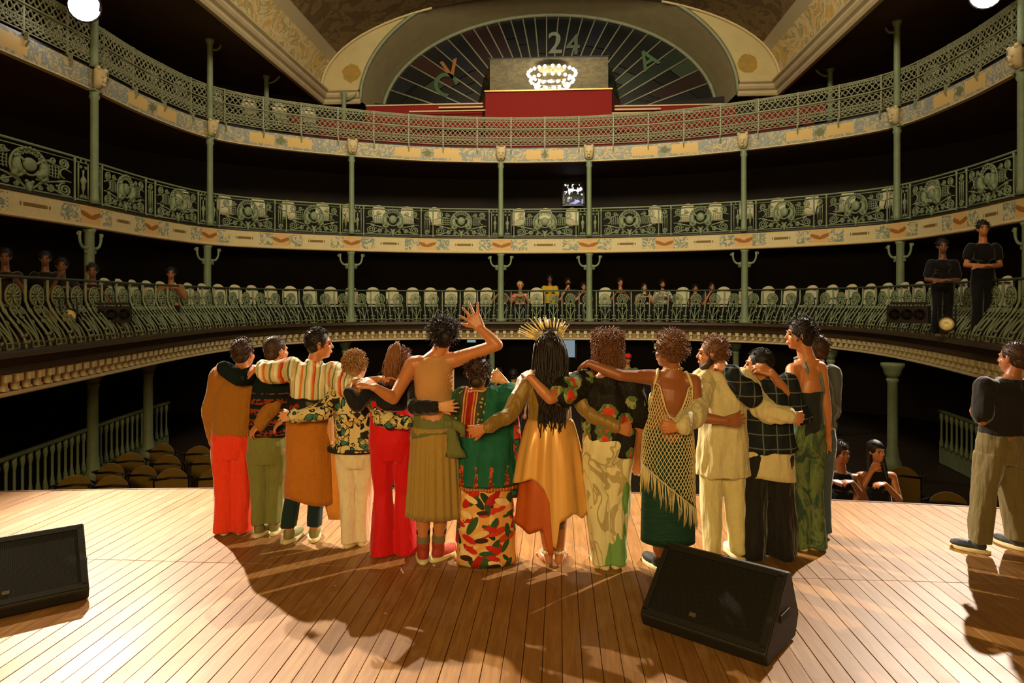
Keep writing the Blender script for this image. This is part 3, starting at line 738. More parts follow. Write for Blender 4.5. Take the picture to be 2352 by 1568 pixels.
# gallery steps with red fronts behind the lattice, and red parapet strips below the window
gal = empty('gallery_steps', (0, 20.3, 6.43), label='red-fronted gallery steps behind the lattice railing', cat='steps')
for k, (off, z0, z1, h) in enumerate(((.9, 6.43, 6.82, 6.2), (1.5, 6.82, 7.2, 6.4), (2.1, 7.2, 7.55, 6.6))):
    d0 = CU.near(-h-.3, 18.3); d1 = CU.near(h+.3, 18.3)
    o = CU.sweep('step', [(off, z0), (off, z1-.03), (off-.02, z1-.03), (off-.02, z1), (off+.65, z1)], M_RED, gal, d0=d0, d1=d1, autos=30); o.matrix_parent_inverse = Matrix.Translation((0, -20.3, -6.43))
for x0, x1, nm in ((842, 1112, 'left'), (1410, 1690, 'right')):
    ya = 21.3; a = ptY(x0, 240 if nm == 'left' else 268, ya); b = ptY(x1, 262 if nm == 'left' else 236, ya)
    t = empty('gallery_parapet', (a+b)/2, 0, 'long low red parapet under the %s half of the half-round window' % nm, 'parapet', 'red parapets under the half-round window')
    hx = abs(b.x-a.x)/2; MB().box((0, 0, -.27), (hx, .06, .37)).build('red_panel', M_RED, t, False); MB().box((0, -.02, .12), (hx, .09, .02)).build('top_rail', M_CREAM, t, False)
    s_ = 1 if nm == 'left' else -1
    MB().box((s_*(hx-.7), -.2, -.02), (.7, .04, .025)).build('step_nosing', M_CREAM, t, False); MB().box((s_*(hx-1.1), -.35, -.17), (1.2, .04, .02)).build('step_nosing', M_CREAM, t, False)
# control booth
yb = 20.95; A = ptY(1115, 213, yb); B = ptY(1405, 274, yb); bx = (A.x+B.x)/2; hw = (B.x-A.x)/2; zt = A.z
bo = empty('control_booth', (bx, yb, 6.9), 0, 'red control booth with mirrored glass front in the centre of the gallery', 'booth')
MB().box((0, 0, (zt+6.6)/2-6.9), (hw, .05, (zt-6.6)/2)).build('red_front', M_RED, bo, False)
m_ = MB(); m_.box((0, -.03, zt+.01-6.9), (hw+.02, .1, .02)); m_.build('counter_edge', M_GOLD, bo, False)
for s_ in (-1, 1):
    m_ = MB(); m_.poly([(s_*hw, .05, -.4), (s_*(hw+.42), .8, -.4), (s_*(hw+.42), .8, zt-6.9-.35), (s_*hw, .05, zt-6.9)]); m_.build('side_panel', M_RED2, bo, False)
    m_ = MB(); m_.poly([(s_*(hw-.1), .35, zt-6.9), (s_*(hw+.35), .9, zt-6.9-.2), (s_*(hw+.15), .9, zt-6.9+.75), (s_*(hw-.1), .35, zt-6.9+1.0)]); m_.build('side_glass', plain('side_glass', (30, 34, 28), .15, 0, .1, spec=.8), bo, False)
gz0 = zt-6.9; g0 = ptY(1125, 137, yb+.25); g1 = ptY(1397, 212, yb+.25)
g = G('booth_glass', .03, 0, .5); g.t.nodes.remove(g.b); out = g.t.nodes['Material Output']
gl = g.n('ShaderNodeBsdfGlossy'); gl.inputs['Roughness'].default_value = .015; gl.inputs[0].default_value = (.95, 1, .95, 1); tr = g.n('ShaderNodeBsdfTransparent'); tr.inputs[0].default_value = (.55, .6, .52, 1); mx = g.n('ShaderNodeMixShader'); mx.inputs[0].default_value = .62
g.t.links.new(tr.outputs[0], mx.inputs[1]); g.t.links.new(gl.outputs[0], mx.inputs[2]); g.t.links.new(mx.outputs[0], out.inputs[0]); M_GLASS = g.m
xm = ptY(1262, 200, yb+.25).x
for x0, x1, rot in ((g0.x, xm, radians(.35)), (xm, g1.x, 0)):
    m_ = MB(); m_.box((0, 0, (g0.z+zt)/2-6.9), ((x1-x0)/2-.003, .008, (g0.z-zt)/2)); o = m_.build('glass_pane', M_GLASS, bo, False); o.location = ((x0+x1)/2-bx, .25, 0); o.rotation_euler = (0, 0, rot)
m_ = MB(); m_.box((0, .25, g0.z+.02-6.9), (hw-.05, .03, .02)); m_.build('glass_top_frame', M_BLACK, bo, False)
m_ = MB(); m_.box((0, 1.6, .9), (hw+.2, .02, 1.4)); m_.build('booth_rear_wall', plain('booth_dark', (46, 46, 38), .8), bo, False)
# chandelier (seen mirrored in the booth glass)
cc = ptY(1270, 172, 2*(yb+.25)-15.0); cc = Vector((cc.x, 15.0, cc.z))
ch = empty('chandelier', (cc.x, cc.y, cc.z), 0, 'bowl chandelier of round white bulbs, mirrored in the control booth glass', 'chandelier')
M_BULB = emit('bulb', (1, .98, .92), 4)
bm_ = MB().ball((0, 0, 0), .07, n=10, m=7).mesh('bulb', M_BULB)
for r, z, k in ((.92, 0.05, 24), (.82, -.22, 20), (.62, -.45, 15), (.36, -.62, 9)):
    for i in range(k): a = 2*pi*i/k; link('bulb', bm_, ch, loc=(r*cos(a), r*sin(a), z))
    m_ = MB(); m_.tube([(r*.94*cos(2*pi*i/24), r*.94*sin(2*pi*i/24), z+.03) for i in range(24)], .02, 5, closed=True); m_.build('hoop', M_GOLD, ch)
m_ = MB(); m_.tube([(0, 0, .1), (0, 0, .62)], .02, 6); m_.build('stem', M_GOLD, ch)
MB().lathe([(.5, .2), (.55, .24), (.5, .27), (.2, .3)], n=24).build('canopy', M_CREAM, ch)
light('POINT', 'chandelier_light', (cc.x, cc.y-.3, cc.z-1.3), (cc.x, cc.y, 0), 480, (1, .93, .8), shadow_soft_size=.8)

# lit doorway far behind the middle balcony
p0 = ptY(1300, 470, 22.6); dd = empty('window_2', (p0.x, 22.7, p0.z+.02), label='bright window at the back of the middle balcony', kind='structure')
g = G('daylight_pane', .5); n_ = g.noise(g.co(), 5.5, 3, .6); g.put(g.b.inputs['Emission Color'], g.ramp(g.sep(g.co())[2], [(0, (.2, .25, .9)), (.3, (.9, .92, .9)), (1, (.9, .92, .9))]))
g.put(g.b.inputs['Emission Strength'], g.ramp(n_, [(0, 0), (.53, 0), (.57, 1.1), (1, 1.1)])); g.col((.01, .01, .01))
MB().box((.25, 0, .34), (.3, .01, .33)).build('pane', g.m, dd, False)
fm = MB(); fm.box((-.08, -.02, .34), (.03, .03, .36)); fm.box((.58, -.02, .34), (.03, .03, .36)); fm.box((.25, -.02, .7), (.36, .03, .03)); fm.box((.25, -.02, -.02), (.36, .03, .03)); fm.build('window_frame', M_BLACK, dd, False)
# doorways with pale light at stalls level
for px, py, w_, h_, col, lab, k in ((1083, 762, 20, 24, (150, 190, 196), 'small pale blue pane at the back of the stalls behind the raised arm', 3), (1300, 780, 40, 40, (150, 170, 180), 'pale blue pane at the back of the stalls beside the braids', 4)):
    a = ptY(px, py+h_, 22.4); s_ = 22.6/1568; t = empty('window_%d' % k, a, label=lab, kind='structure')
    MB().box((0, 0, h_*s_/2), (w_*s_/2, .01, h_*s_/2)).build('pane', emit('lobby_light', tuple(c*.8 for c in sr(col)), .8), t, False)
    f_ = MB(); f_.box((-w_*s_/2-.03, -.02, h_*s_/2), (.03, .02, h_*s_/2+.05)); f_.box((w_*s_/2+.03, -.02, h_*s_/2), (.03, .02, h_*s_/2+.05)); f_.box((0, -.02, h_*s_+.03), (w_*s_/2+.05, .02, .03)); f_.build('window_frame', M_BLACK, t, False)
# ================================================================== PEOPLE
def skin_mat(name, rgb):
    g = G(name, .42, 0, .5); c = sr(rgb); g.b.inputs['Sheen Weight'].default_value = .2; g.col(g.mix(g.noise(g.co(), 14, 3), tuple(x*.86 for x in c), tuple(min(1, x*1.12) for x in c)))
    g.b.inputs['Subsurface Weight'].default_value = .0
    g.bump(g.noise(g.co(), 90, 2), .12, .002); return g.m
SK = {'tan': skin_mat('skin_tan', (188, 118, 66)), 'brown': skin_mat('skin_brown', (150, 88, 46)), 'fair': skin_mat('skin_fair', (212, 152, 104)), 'dimmed': skin_mat('skin_dimmed', (120, 74, 46))}  # darkest skin has dim light put into its colour, for shaded watchers
def hair_mat(name, rgb, rough=.55):
    g = G(name, rough, 0, .3); c = sr(rgb); o = g.co(); f = g.noise(g.scale(o, (1, 1, .35)), 70, 3)
    g.col(g.mix(f, tuple(x*.55 for x in c), tuple(min(1, x*1.6) for x in c))); g.bump(f, .6, .006); return g.m
HM = {'black': hair_mat('hair_black', (34, 26, 22)), 'dark': hair_mat('hair_dark_brown', (58, 38, 26)), 'brown': hair_mat('hair_brown', (104, 66, 40)), 'light': hair_mat('hair_light_brown', (150, 112, 70)), 'blond': hair_mat('hair_blond', (190, 150, 90))}
M_EYE = plain('eye_dark', (26, 18, 14), .2); M_SOLE = plain('shoe_sole', (214, 200, 150), .6); M_LIP = plain('lip', (140, 60, 48), .5)

class Body:
    def __init__(s, label, d, head, neck, shL, shR, hip, feet, hw=.165, yaw=0, pitch=0, bodyyaw=0, skin='tan', hs=1.0, armL=None, armR=None, chest=None, ww=.13, hd=0, base=None, group=None, footyaw=(12, -12), dz=0, sit=False, legs=True, vox=.0068, neckw=.05):
        s.label = label; s.d = d; s.hs = hs; s.vox = vox; s.skin = skin; s.dz = dz
        P = lambda q: pt(q[0], q[1], d+(q[2] if len(q) > 2 else 0))
        s.Hc = P(head); s.neck = P(neck); s.sL = P(shL); s.sR = P(shR); s.hip = P(hip); s.hw = hw; s.ww = ww; s.neckw = neckw
        y = radians(yaw); s.hf = FWD*cos(y)+RGT*sin(y); s.hs_ = RGT*cos(y)-FWD*sin(y)
        pi_ = radians(pitch); s.hu = UP*cos(pi_)-s.hf*sin(pi_)*1; s.hf = (s.hf*cos(pi_)+UP*sin(pi_)).normalized(); s.hu = s.hs_.cross(s.hf)
        by = radians(bodyyaw); s.bf = FWD*cos(by)+RGT*sin(by); s.bs = RGT*cos(by)-FWD*sin(by)
        s.base = Vector((s.hip.x, s.hip.y, dz)) if base is None else Vector(base)
        s.root = empty('person', s.base, 0, label, 'person', group)
        s.armL = [P(q) for q in armL] if armL else None; s.armR = [P(q) for q in armR] if armR else None
        s.feet = []
        if legs:
            for q, fy in zip(feet, footyaw):
                c = pt(q[0], HY, d+(q[1] if len(q) > 1 else 0)); f = radians(fy+bodyyaw); s.feet.append((Vector((c.x, c.y, dz)), FWD*cos(f)+RGT*sin(f)))
        s.k = max(.8, min(1.1, (s.neck.z-dz)/1.42))   # overall size factor
    def torso_rings(s, off=0, top=True, hem=None, hemw=None, wf=1.0, bulge=1.0):
        sh = (s.sL+s.sR)/2; sw = (s.sR-s.sL); hsw = sw.length/2; sd = sw.normalized(); u = s.neck-s.hip
        R = []; k = s.k
        def ring(t, w, dp, fo=0, side=None):
            c = s.hip.lerp(sh, t); sd2 = s.bs.lerp(sd, max(0, min(1, t))).normalized(); f = sd2.cross(UP)*-1
            f = Vector((f.x, f.y, 0)).normalized()
            if f.dot(s.bf) < 0: f = -f
            R.append((c+f*fo, sd2*(w+off), f*(dp+off)))
        if hem is not None and hem <= s.hip.z:
            zb = s.hip.z-hem; n = max(1, int(zb/.1))
            for i in range(n, 0, -1):
                c = s.hip-UP*(zb*i/n); w_ = s.hw*1.02+((hemw or s.hw)-s.hw)*(i/n); R.append((c, s.bs*(w_+off), s.bf*(w_*.68+off)))
        else:
            R.append((s.hip-UP*.13*k, s.bs*(s.hw*.7+off), s.bf*(.085*k+off))); R.append((s.hip-UP*.04*k, s.bs*(s.hw+off), s.bf*(.125*k*bulge+off)))
        ring(0.04, s.hw, .125*k*bulge); ring(.22, s.hw*.5+s.ww*.5, .115*k*bulge); ring(.42, s.ww*wf, .10*k*bulge); ring(.65, max(s.ww, hsw*.80)*wf, .118*k*bulge, .0)
        ring(.84, hsw*.90, .112*k); ring(.95, hsw*.93, .085*k); ring(1.03, hsw*.72, .065*k)
        if hem is not None and hem > s.hip.z:
            R = [q for q in R if q[0].z > hem+.02]; a0_ = R[0]; R.insert(0, (Vector((a0_[0].x, a0_[0].y, hem)), a0_[1]*1.02, a0_[2]*1.03))
        if top: 
            c = sh.lerp(s.neck, .75)+UP*.0; R.append((c, sd*(.085*k+off), s.bf*(.06*k+off)))
        return R
    def arm(s, mb, A, sh, r=(.052, .040, .027), off=0, upto=3, cut=1.0):
        k = s.k; e, w_ = A[0], A[1]
        a, b, c = [(x*k+off) for x in r]
        mb.rc(sh, a*1.08, sh.lerp(e, .5), (a+b)/2*1.0)
        mb.rc(sh.lerp(e, .5), (a+b)/2, e, b)
        if upto > 1:
            w2 = e.lerp(w_, cut); m = e.lerp(w2, .3); mb.rc(e, b, m, b*1.03); mb.rc(m, b*1.03, w2, c+(b-c)*(1-cut))
    def hand(s, mb, wr, tip, n, ts=1, curl=25, spread=1.0, hsz=1.0, thumb=40):
        k = s.k*hsz*1.0; dr = (tip-wr).normalized(); n = (n-dr*n.dot(dr)).normalized(); sd = dr.cross(n)
        kn = []
        for i in range(4):
            x = (i-1.5)*.0205*k; kk = wr+dr*(.082-.006*abs(i-1.3))*k+sd*x*(.9+.1*spread); kn.append(kk)
            mb.rc(wr+sd*x*.5, .019*k, kk, .0125*k, 8)
        Ls = (.066, .076, .071, .055)
        for i in range(4):
            a = (i-1.5)*radians(7)*spread*1.3; d0 = (dr*cos(a)+sd*sin(a)).normalized(); p = kn[i]; c = radians(curl*.6)
            for j, (l, r0) in enumerate(((.45, .0105), (.30, .0095), (.25, .0085))):
                dd_ = (d0*cos(c)+n*sin(c)).normalized(); q = p+dd_*Ls[i]*l*k*1.12; mb.rc(p, r0*k, q, (r0-.0008)*k, 8); p = q; c += radians(curl)
        b = wr+dr*.028*k+sd*ts*-.022*k; t = radians(thumb); d1 = (dr*cos(t)-sd*ts*sin(t)+n*.25).normalized(); q = b+d1*.045*k
        mb.rc(wr, .018*k, b, .017*k, 8); mb.rc(b, .016*k, q, .0125*k, 8); d2 = (d1*.8+dr*.4+n*.15).normalized(); mb.rc(q, .012*k, q+d2*.036*k, .009*k, 8)
    def head(s, mb, ears=True):
        h = s.hs; H = s.Hc; f = s.hf; u = s.hu; a = s.hs_
        def E(c, x, y, z, n=14, m=10): mb.ell(H+f*c[1]*h+a*c[0]*h+u*c[2]*h, (a*x*h, f*y*h, u*z*h), n, m)
        E((0, -.014, .028), .076, .094, .084); E((0, .028, -.035), .059, .064, .082); E((0, .052, -.088), .030, .030, .026)
        E((0, .076, .022), .046, .016, .013); E((0, .088, -.062), .023, .013, .012); E((.034, .064, -.028), .022, .018, .024); E((-.034, .064, -.028), .022, .018, .024)
        mb.rc(H+f*.084*h+u*.010*h, .008*h, H+f*.103*h-u*.026*h, .0112*h, 8)
        if ears:
            for q in (-1, 1): E((q*.077, -.006, -.008), .009, .019, .033, 8, 6)
        mb.rc(s.neck-UP*.02, s.neckw*1.15*s.k+.004, H-f*.022*h-u*.055*h, s.neckw*s.k)
        mb.rc(s.neck-UP*.01-s.bf*.01, .055*s.k, (s.sL*.72+s.sR*.28), .046*s.k); mb.rc(s.neck-UP*.01-s.bf*.01, .055*s.k, (s.sR*.72+s.sL*.28), .046*s.k)
    def body(s, handL=None, handR=None, ears=True, dec=.5, extra=None, bare=False):
        mb = MB(); s.head(mb, ears); mb.loft(s.torso_rings(), 20)
        for A, sh, hd in ((s.armL, s.sL, handL), (s.armR, s.sR, handR)):
            if A:
                mb.rc((s.sL+s.sR)/2*.3+sh*.7, .06*s.k, sh, .056*s.k); s.arm(mb, A, sh)
                tip = A[2] if len(A) > 2 else A[1]+(A[1]-A[0]).normalized()*.1; hd = hd or {}
                s.hand(mb, A[1], tip, hd.get('n', -UP+FWD*.3), hd.get('ts', 1), hd.get('curl', 28), hd.get('spread', 1), hd.get('hsz', 1), hd.get('thumb', 40))
        s.knees = []
        for (fc, fd), q in zip(s.feet, (-1, 1)):
            k = s.k; hp = s.hip-UP*.06+s.bs*q*.085*k*(-1 if (fc-s.hip).dot(s.bs)*q < 0 else 1); an = fc+UP*.085*k-fd*.03; kn = hp.lerp(an, .5)+s.bf*.02
            if s.hip.z-s.dz < .6: kn = Vector((an.x, an.y, s.hip.z+.02))
            s.knees.append((hp, kn, an))
            mb.chain([hp, hp.lerp(kn, .5), kn], [.092*k, .075*k, .056*k]); mb.chain([kn, kn.lerp(an, .33)-s.bf*.012, an], [.054*k, .056*k, .036*k])
            mb.rc(an, .036*k, fc+UP*.035-fd*.045*k, .03*k, 10); mb.ell(fc+UP*.035+fd*.07*k, (fd.cross(UP)*.042*k, fd*.10*k, UP*.034*k), 12, 8)
            for j in range(5):
                t = fc+fd*(.16-.012*j*(1))*k+fd.cross(UP)*(-q)*(.030-.016*j)*k*-1; mb.ball(t+UP*.014, .014*k if j == 0 else .0105*k, n=8, m=5)
        if extra: extra(mb)
        s.bodyo = bake(mb, 'body', SK[s.skin], s.root, s.vox, s.base, 2, dec)
        return s
    def eyes(s):
        for q in (-1, 1):
            m = MB(); c = s.Hc+s.hf*.079*s.hs+s.hs_*q*.031*s.hs+s.hu*.002*s.hs; m.ell(c, (s.hs_*.012*s.hs, s.hf*.010*s.hs, s.hu*.007*s.hs), 8, 6); m.build('eye', M_EYE, s.root, True, s.base)
            m = MB(); m.tube([c+s.hu*.022*s.hs+s.hf*.008*s.hs-s.hs_*.018*s.hs, c+s.hu*.027*s.hs+s.hf*.012*s.hs, c+s.hu*.022*s.hs+s.hf*.004*s.hs+s.hs_*.02*s.hs], .004*s.hs, 5); m.build('eyebrow', HM['black'], s.root, True, s.base)
        return s
    # ---- clothing
    def shirt(s, name, mat, off=.014, hem=None, hemw=None, sl=(1, 1), rr=(.060, .052, .038), wf=1.05, dec=.45, wr=.006, label=None, vox=.0095, extra=None, top=True, bulge=1.0, cut=(1, 1), collar=False, seed=0):
        mb = MB(); mb.loft(s.torso_rings(off, top, hem, hemw, wf, bulge), 24)
        for A, sh, n, ct in ((s.armL, s.sL, sl[0], cut[0]), (s.armR, s.sR, sl[1], cut[1])):
            if A and n: 
                mb.rc((s.sL+s.sR)/2*.3+sh*.7, .062*s.k+off*.6, sh, .06*s.k+off*.6)
                s.arm(mb, A, sh, rr, off*.6, 3, ct) if n >= 1 else mb.rc(sh, rr[0]*s.k+off, sh.lerp(A[0], n), rr[1]*s.k+off)
        if collar: mb.loft([(s.neck-UP*.03, s.bs*.08, s.bf*.07), (s.neck+UP*.015, s.bs*.068, s.bf*.065)], 16)
        if extra: extra(mb)
        return bake(mb, name, mat, s.root, vox, s.base, 3, dec, wr, label=label, seed=seed)
    def trousers(s, name, mat, top=None, w=(.105, .085, .085), ankle=.07, dec=.4, wr=.007, flat=1.0, vox=.0095, label=None, seed=0):
        mb = MB(); k = s.k; topz = top if top is not None else s.hip.z+.06
        mb.loft([(s.hip-UP*.19*k, s.bs*(s.hw*.86), s.bf*.115*k), (s.hip-UP*.10*k, s.bs*(s.hw+.012), s.bf*(.135*k)), (s.hip-UP*.03*k, s.bs*(s.hw+.016), s.bf*(.145*k)), (s.hip+UP*(topz-s.hip.z)*.5, s.bs*(s.hw*.96+.012), s.bf*(.13*k)), (Vector((s.hip.x, s.hip.y, topz)), s.bs*(s.ww+.018+(s.hw-s.ww)*.2), s.bf*.115*k)], 20)
        for hp, kn, an in s.knees:
            b = Vector((an.x, an.y, s.dz+ankle)); hp2 = hp.lerp(kn, .12)
            R = []
            for t in range(0, 9):
                q = t/8; 
                if q < .5: c = hp2.lerp(kn, q*2); r = w[0]+(w[1]-w[0])*q*2
                else: c = kn.lerp(b, (q-.5)*2); r = w[1]+(w[2]-w[1])*(q-.5)*2
                R.append((c, s.bs*r*k, s.bf*r*k*1.05*flat))
            mb.loft(R, 18)
        return bake(mb, name, mat, s.root, vox, s.base, 3, dec, wr, wf=7, label=label, seed=seed)
    def skirt(s, name, mat, ztop, hemf, wtop, wbot, n=120, m=16, pleat=0, pn=20, depth=.75, cx=0, dtop=.72, thick=.004, flare=1.0, phase=0, label=None, cy=0):
        """hemf(angle)->z ; angle -90deg faces the camera"""
        mb = MB()
        for i in range(m+1):
            t = i/m
            for j in range(n):
                a = 2*pi*j/n; zb = hemf(a); z = ztop+(zb-ztop)*t; tt = t**flare
                wd = wtop+(wbot-wtop)*tt; dp = wd*(dtop+(depth-dtop)*t)
                pl = 1+pleat*min(1, t*2.2)*(.6*sin(a*pn+phase+.9*sin(3*a))+.4*sin(a*pn*.53+2*phase+sin(2*a)))
                c = s.hip; mb.v.append(tuple(Vector((c.x, c.y, z))+s.bs*(cos(a)*wd*pl+cx*t)+s.bf*(sin(a)*dp*pl+cy*t)))
        for i in range(m):
            for j in range(n): l = (j+1) % n; mb.f.append((i*n+j, (i+1)*n+j, (i+1)*n+l, i*n+l))
        o = mb.build(name, mat, s.root, True, s.base, label); 
        md = o.modifiers.new('thickness', 'SOLIDIFY'); md.thickness = thick; md.offset = -1
        return o
    def shoes(s, mat, high=False, sole=M_SOLE, label=None, strip=False):
        for (fc, fd) in s.feet:
            k = s.k; m = MB(); sd = fd.cross(UP)
            m.ell(fc+UP*.045+fd*.075*k, (sd*.047*k, fd*.105*k, UP*.038*k), 14, 8); m.ell(fc+UP*.055-fd*.025*k, (sd*.042*k, fd*.055*k, UP*.05*k), 14, 8)
            m.rc(fc+UP*.06-fd*.02, .043*k, fc+UP*(.13 if high else .075)-fd*.03, .045*k, 12)
            sh = bake(m, 'shoe', mat, s.root, .006, s.base, 3, .5, label=label)
            m = MB(); m.loft([(fc+fd*.035*k+UP*z, sd*.052*k*q, fd*.142*k*q) for z, q in ((.002, .97), (.008, 1), (.026, 1), (.03, .97))], 24); m.build('sole', sole, sh, True, s.base)
    def strands(s, name, mat, paths, r=.004, n=4, label=None):
        mb = MB()
        for p in paths: mb.tube(p, r if not isinstance(r, list) else r, n)
        return mb.build(name, mat, s.root, True, s.base, label)
    def cap(s, mb, sc_=1.06, back=-.02, up=.035, face=.02, nape=.07):
        h = s.hs; H = s.Hc; f = s.hf; u = s.hu; a = s.hs_
        mb.ell(H+f*(back)*h+u*up*h, (a*.080*sc_*h, f*.090*sc_*h, u*.088*sc_*h), 18, 12)
        mb.ell(H+f*(-.045)*h-u*.02*h, (a*.066*sc_*h, f*.056*sc_*h, u*nape*h), 14, 10)
    def curls(s, mat, sc_=1.3, count=260, r=.0045, coil=.014, length=.09, drop=0, label=None, name='hair', seed=1, flat=1.0, nape=.07, coverface=False):
        """core volume with loose coils growing out of it"""
        rg = random.Random(seed); mb = MB(); h = s.hs; s.cap(mb, sc_*.93, nape=nape)
        core = mb; out = MB(); out.v = core.v[:]; out.f = core.f[:]
        H = s.Hc+s.hf*(-.02)*h+s.hu*.03*h; got = 0
        while got < count:
            q = Vector((rg.gauss(0, 1), rg.gauss(0, 1), rg.gauss(0, 1))).normalized()
            fdot = q.dot(s.hf); ud = q.dot(s.hu)
            if fdot > .45 and ud < .55: continue
            if ud < -.75: continue
            if drop == 0 and ud < -.45 and fdot > -.2: continue
            got += 1; p = H+s.hs_*q.dot(s.hs_)*.08*h*sc_*.9+s.hf*fdot*.092*h*sc_*.9+s.hu*ud*.09*h*sc_*.9
            dr = (q+Vector((rg.gauss(0, .3), rg.gauss(0, .3), rg.gauss(0, .3)))).normalized(); L = length*rg.uniform(.6, 1.15); ph = rg.random()*6.3
            a = dr.orthogonal().normalized(); b = dr.cross(a); pts = []; N = 9 if drop == 0 else 16
            LL = L+drop*rg.uniform(.5, 1)*(1 if ud < .8 else .7)
            c = p.copy()
            for i in range(N):
                t = i/(N-1); g_ = min(1, drop*9*t); dd_ = (dr*(1-g_*.93)-UP*g_).normalized(); c = c+dd_*LL/N
                if drop: 
                    k_ = Vector((c.x-H.x, c.y-H.y, 0)); mxr = (.108+.02*rg.random())*h
                    if k_.length > mxr: c -= k_*(1-mxr/k_.length)
                w_ = ph+t*LL/.045*6.3*.5; pts.append(c+(a*cos(w_)+b*sin(w_))*coil*(.4+.6*t))
            out.tube(pts, [r*(1-.4*i/(N-1)) for i in range(N)], 4)
        return out.build(name, mat, s.root, True, s.base, label)
    def shorthair(s, mat, sc_=1.06, count=500, L=.03, r=.003, nape=.06, label=None, seed=2, up=.3, thick=1.0, back=-.02, upo=.035):
        rg = random.Random(seed); out = MB(); s.cap(out, sc_, nape=nape, back=back, up=upo); h = s.hs; H = s.Hc+s.hf*back*h+s.hu*upo*h
        for i in range(count):
            q = Vector((rg.gauss(0, 1), rg.gauss(0, 1), rg.gauss(0, 1))).normalized(); fdot = q.dot(s.hf); ud = q.dot(s.hu)
            if (fdot > .5 and ud < .5) or ud < -.55: continue
            p = H+s.hs_*q.dot(s.hs_)*.079*h*sc_+s.hf*fdot*.089*h*sc_+s.hu*ud*.087*h*sc_
            dr = (q*.5+s.hu*up*rg.random()-UP*(.6-ud*.5)*.9+Vector((rg.gauss(0, .3), rg.gauss(0, .3), rg.gauss(0, .3)))).normalized()
            out.tube([p-q*.004, p+q*.006+dr*L*.5, p+dr*L+q*.002], [r, r*.9, r*.3], 4)
        return out.build('hair', mat, s.root, True, s.base, label)

TOCAM = -FWD
# ---- patterned cloths
def c_stripes():
    g = G('striped_shirt', .6, 0, .35); x, y, z = g.sep(g.co()); n = g.noise(g.scale(g.co(), (1, 1, .4)), 5, 2)
    u = g.ma('FRACT', g.ma('MULTIPLY', g.ma('ADD', x, g.ma('MULTIPLY', n, .06)), 4.2))
    cr, wt, ol, og, rd = sr((206, 190, 140)), sr((226, 218, 190)), sr((110, 116, 72)), sr((214, 104, 30)), sr((184, 44, 26))
    g.col(g.ramp(u, [(0, cr), (.10, ol), (.15, cr), (.24, wt), (.32, cr), (.36, og), (.42, rd), (.46, cr), (.56, ol), (.60, wt), (.66, cr), (.76, sr((150, 140, 90))), (.80, wt), (.9, cr), (.94, og)], True)); g.bump(n, .5, .03); return g.m
def c_knit():
    g = G('dark_patterned_knit', .9, 0, .1); o = g.co(); x, y, z = g.sep(o); v = g.vor(g.scale(o, (1, 1, 1.8)), 26, 'Distance'); b = g.ma('SINE', g.ma('MULTIPLY', z, 75))
    red = g.ma('MULTIPLY', g.ma('GREATER_THAN', v, .42), g.ma('GREATER_THAN', b, -.2)); lim = g.ma('LESS_THAN', z, 1.18); red = g.ma('MULTIPLY', red, lim)
    g.col(g.mix(red, sr((20, 30, 30)), g.mix(g.noise(o, 30, 1), sr((150, 34, 22)), sr((110, 66, 30))))); g.bump(g.noise(o, 120, 2), .5, .004); return g.m
def c_blobs(name, base, alts, sc_=11, th=.42, seedloc=(0, 0, 0), dark=(22, 20, 16), dth=.14, rough=.7):
    g = G(name, rough, 0, .2); o = g.scale(g.co(), (1, 1, 1), seedloc); dn = g.noise(o, 9, 2, col=True)
    wv = g.t.nodes.new('ShaderNodeMixRGB'); wv.blend_type = 'ADD'; wv.inputs[0].default_value = .12; g.put(wv.inputs[1], o); g.put(wv.inputs[2], dn); w_ = wv.outputs[0]
    d = g.vor(w_, sc_); cc_ = g.vor(w_, sc_, 'Color'); cv_ = g.ma('ADD', g.sep(cc_)[0], 0)
    stops = [(i/len(alts), sr(c)) for i, c in enumerate(alts)]
    pal = g.ramp(cv_, stops, True) if len(alts) > 1 else sr(alts[0])
    c = g.mix(g.ma('LESS_THAN', d, th), sr(base), pal)
    ring_ = g.ma('LESS_THAN', g.ma('ABSOLUTE', g.ma('SUBTRACT', d, th)), dth*.25)
    c = g.mix(ring_, c, sr(dark)); d2 = g.vor(w_, sc_*2.7); c = g.mix(g.ma('LESS_THAN', d2, dth), c, sr(dark)); g.col(c)
    g.bump(g.noise(g.scale(g.co(), (9, 9, 2)), 1.6, 3), .4, .03); return g.m
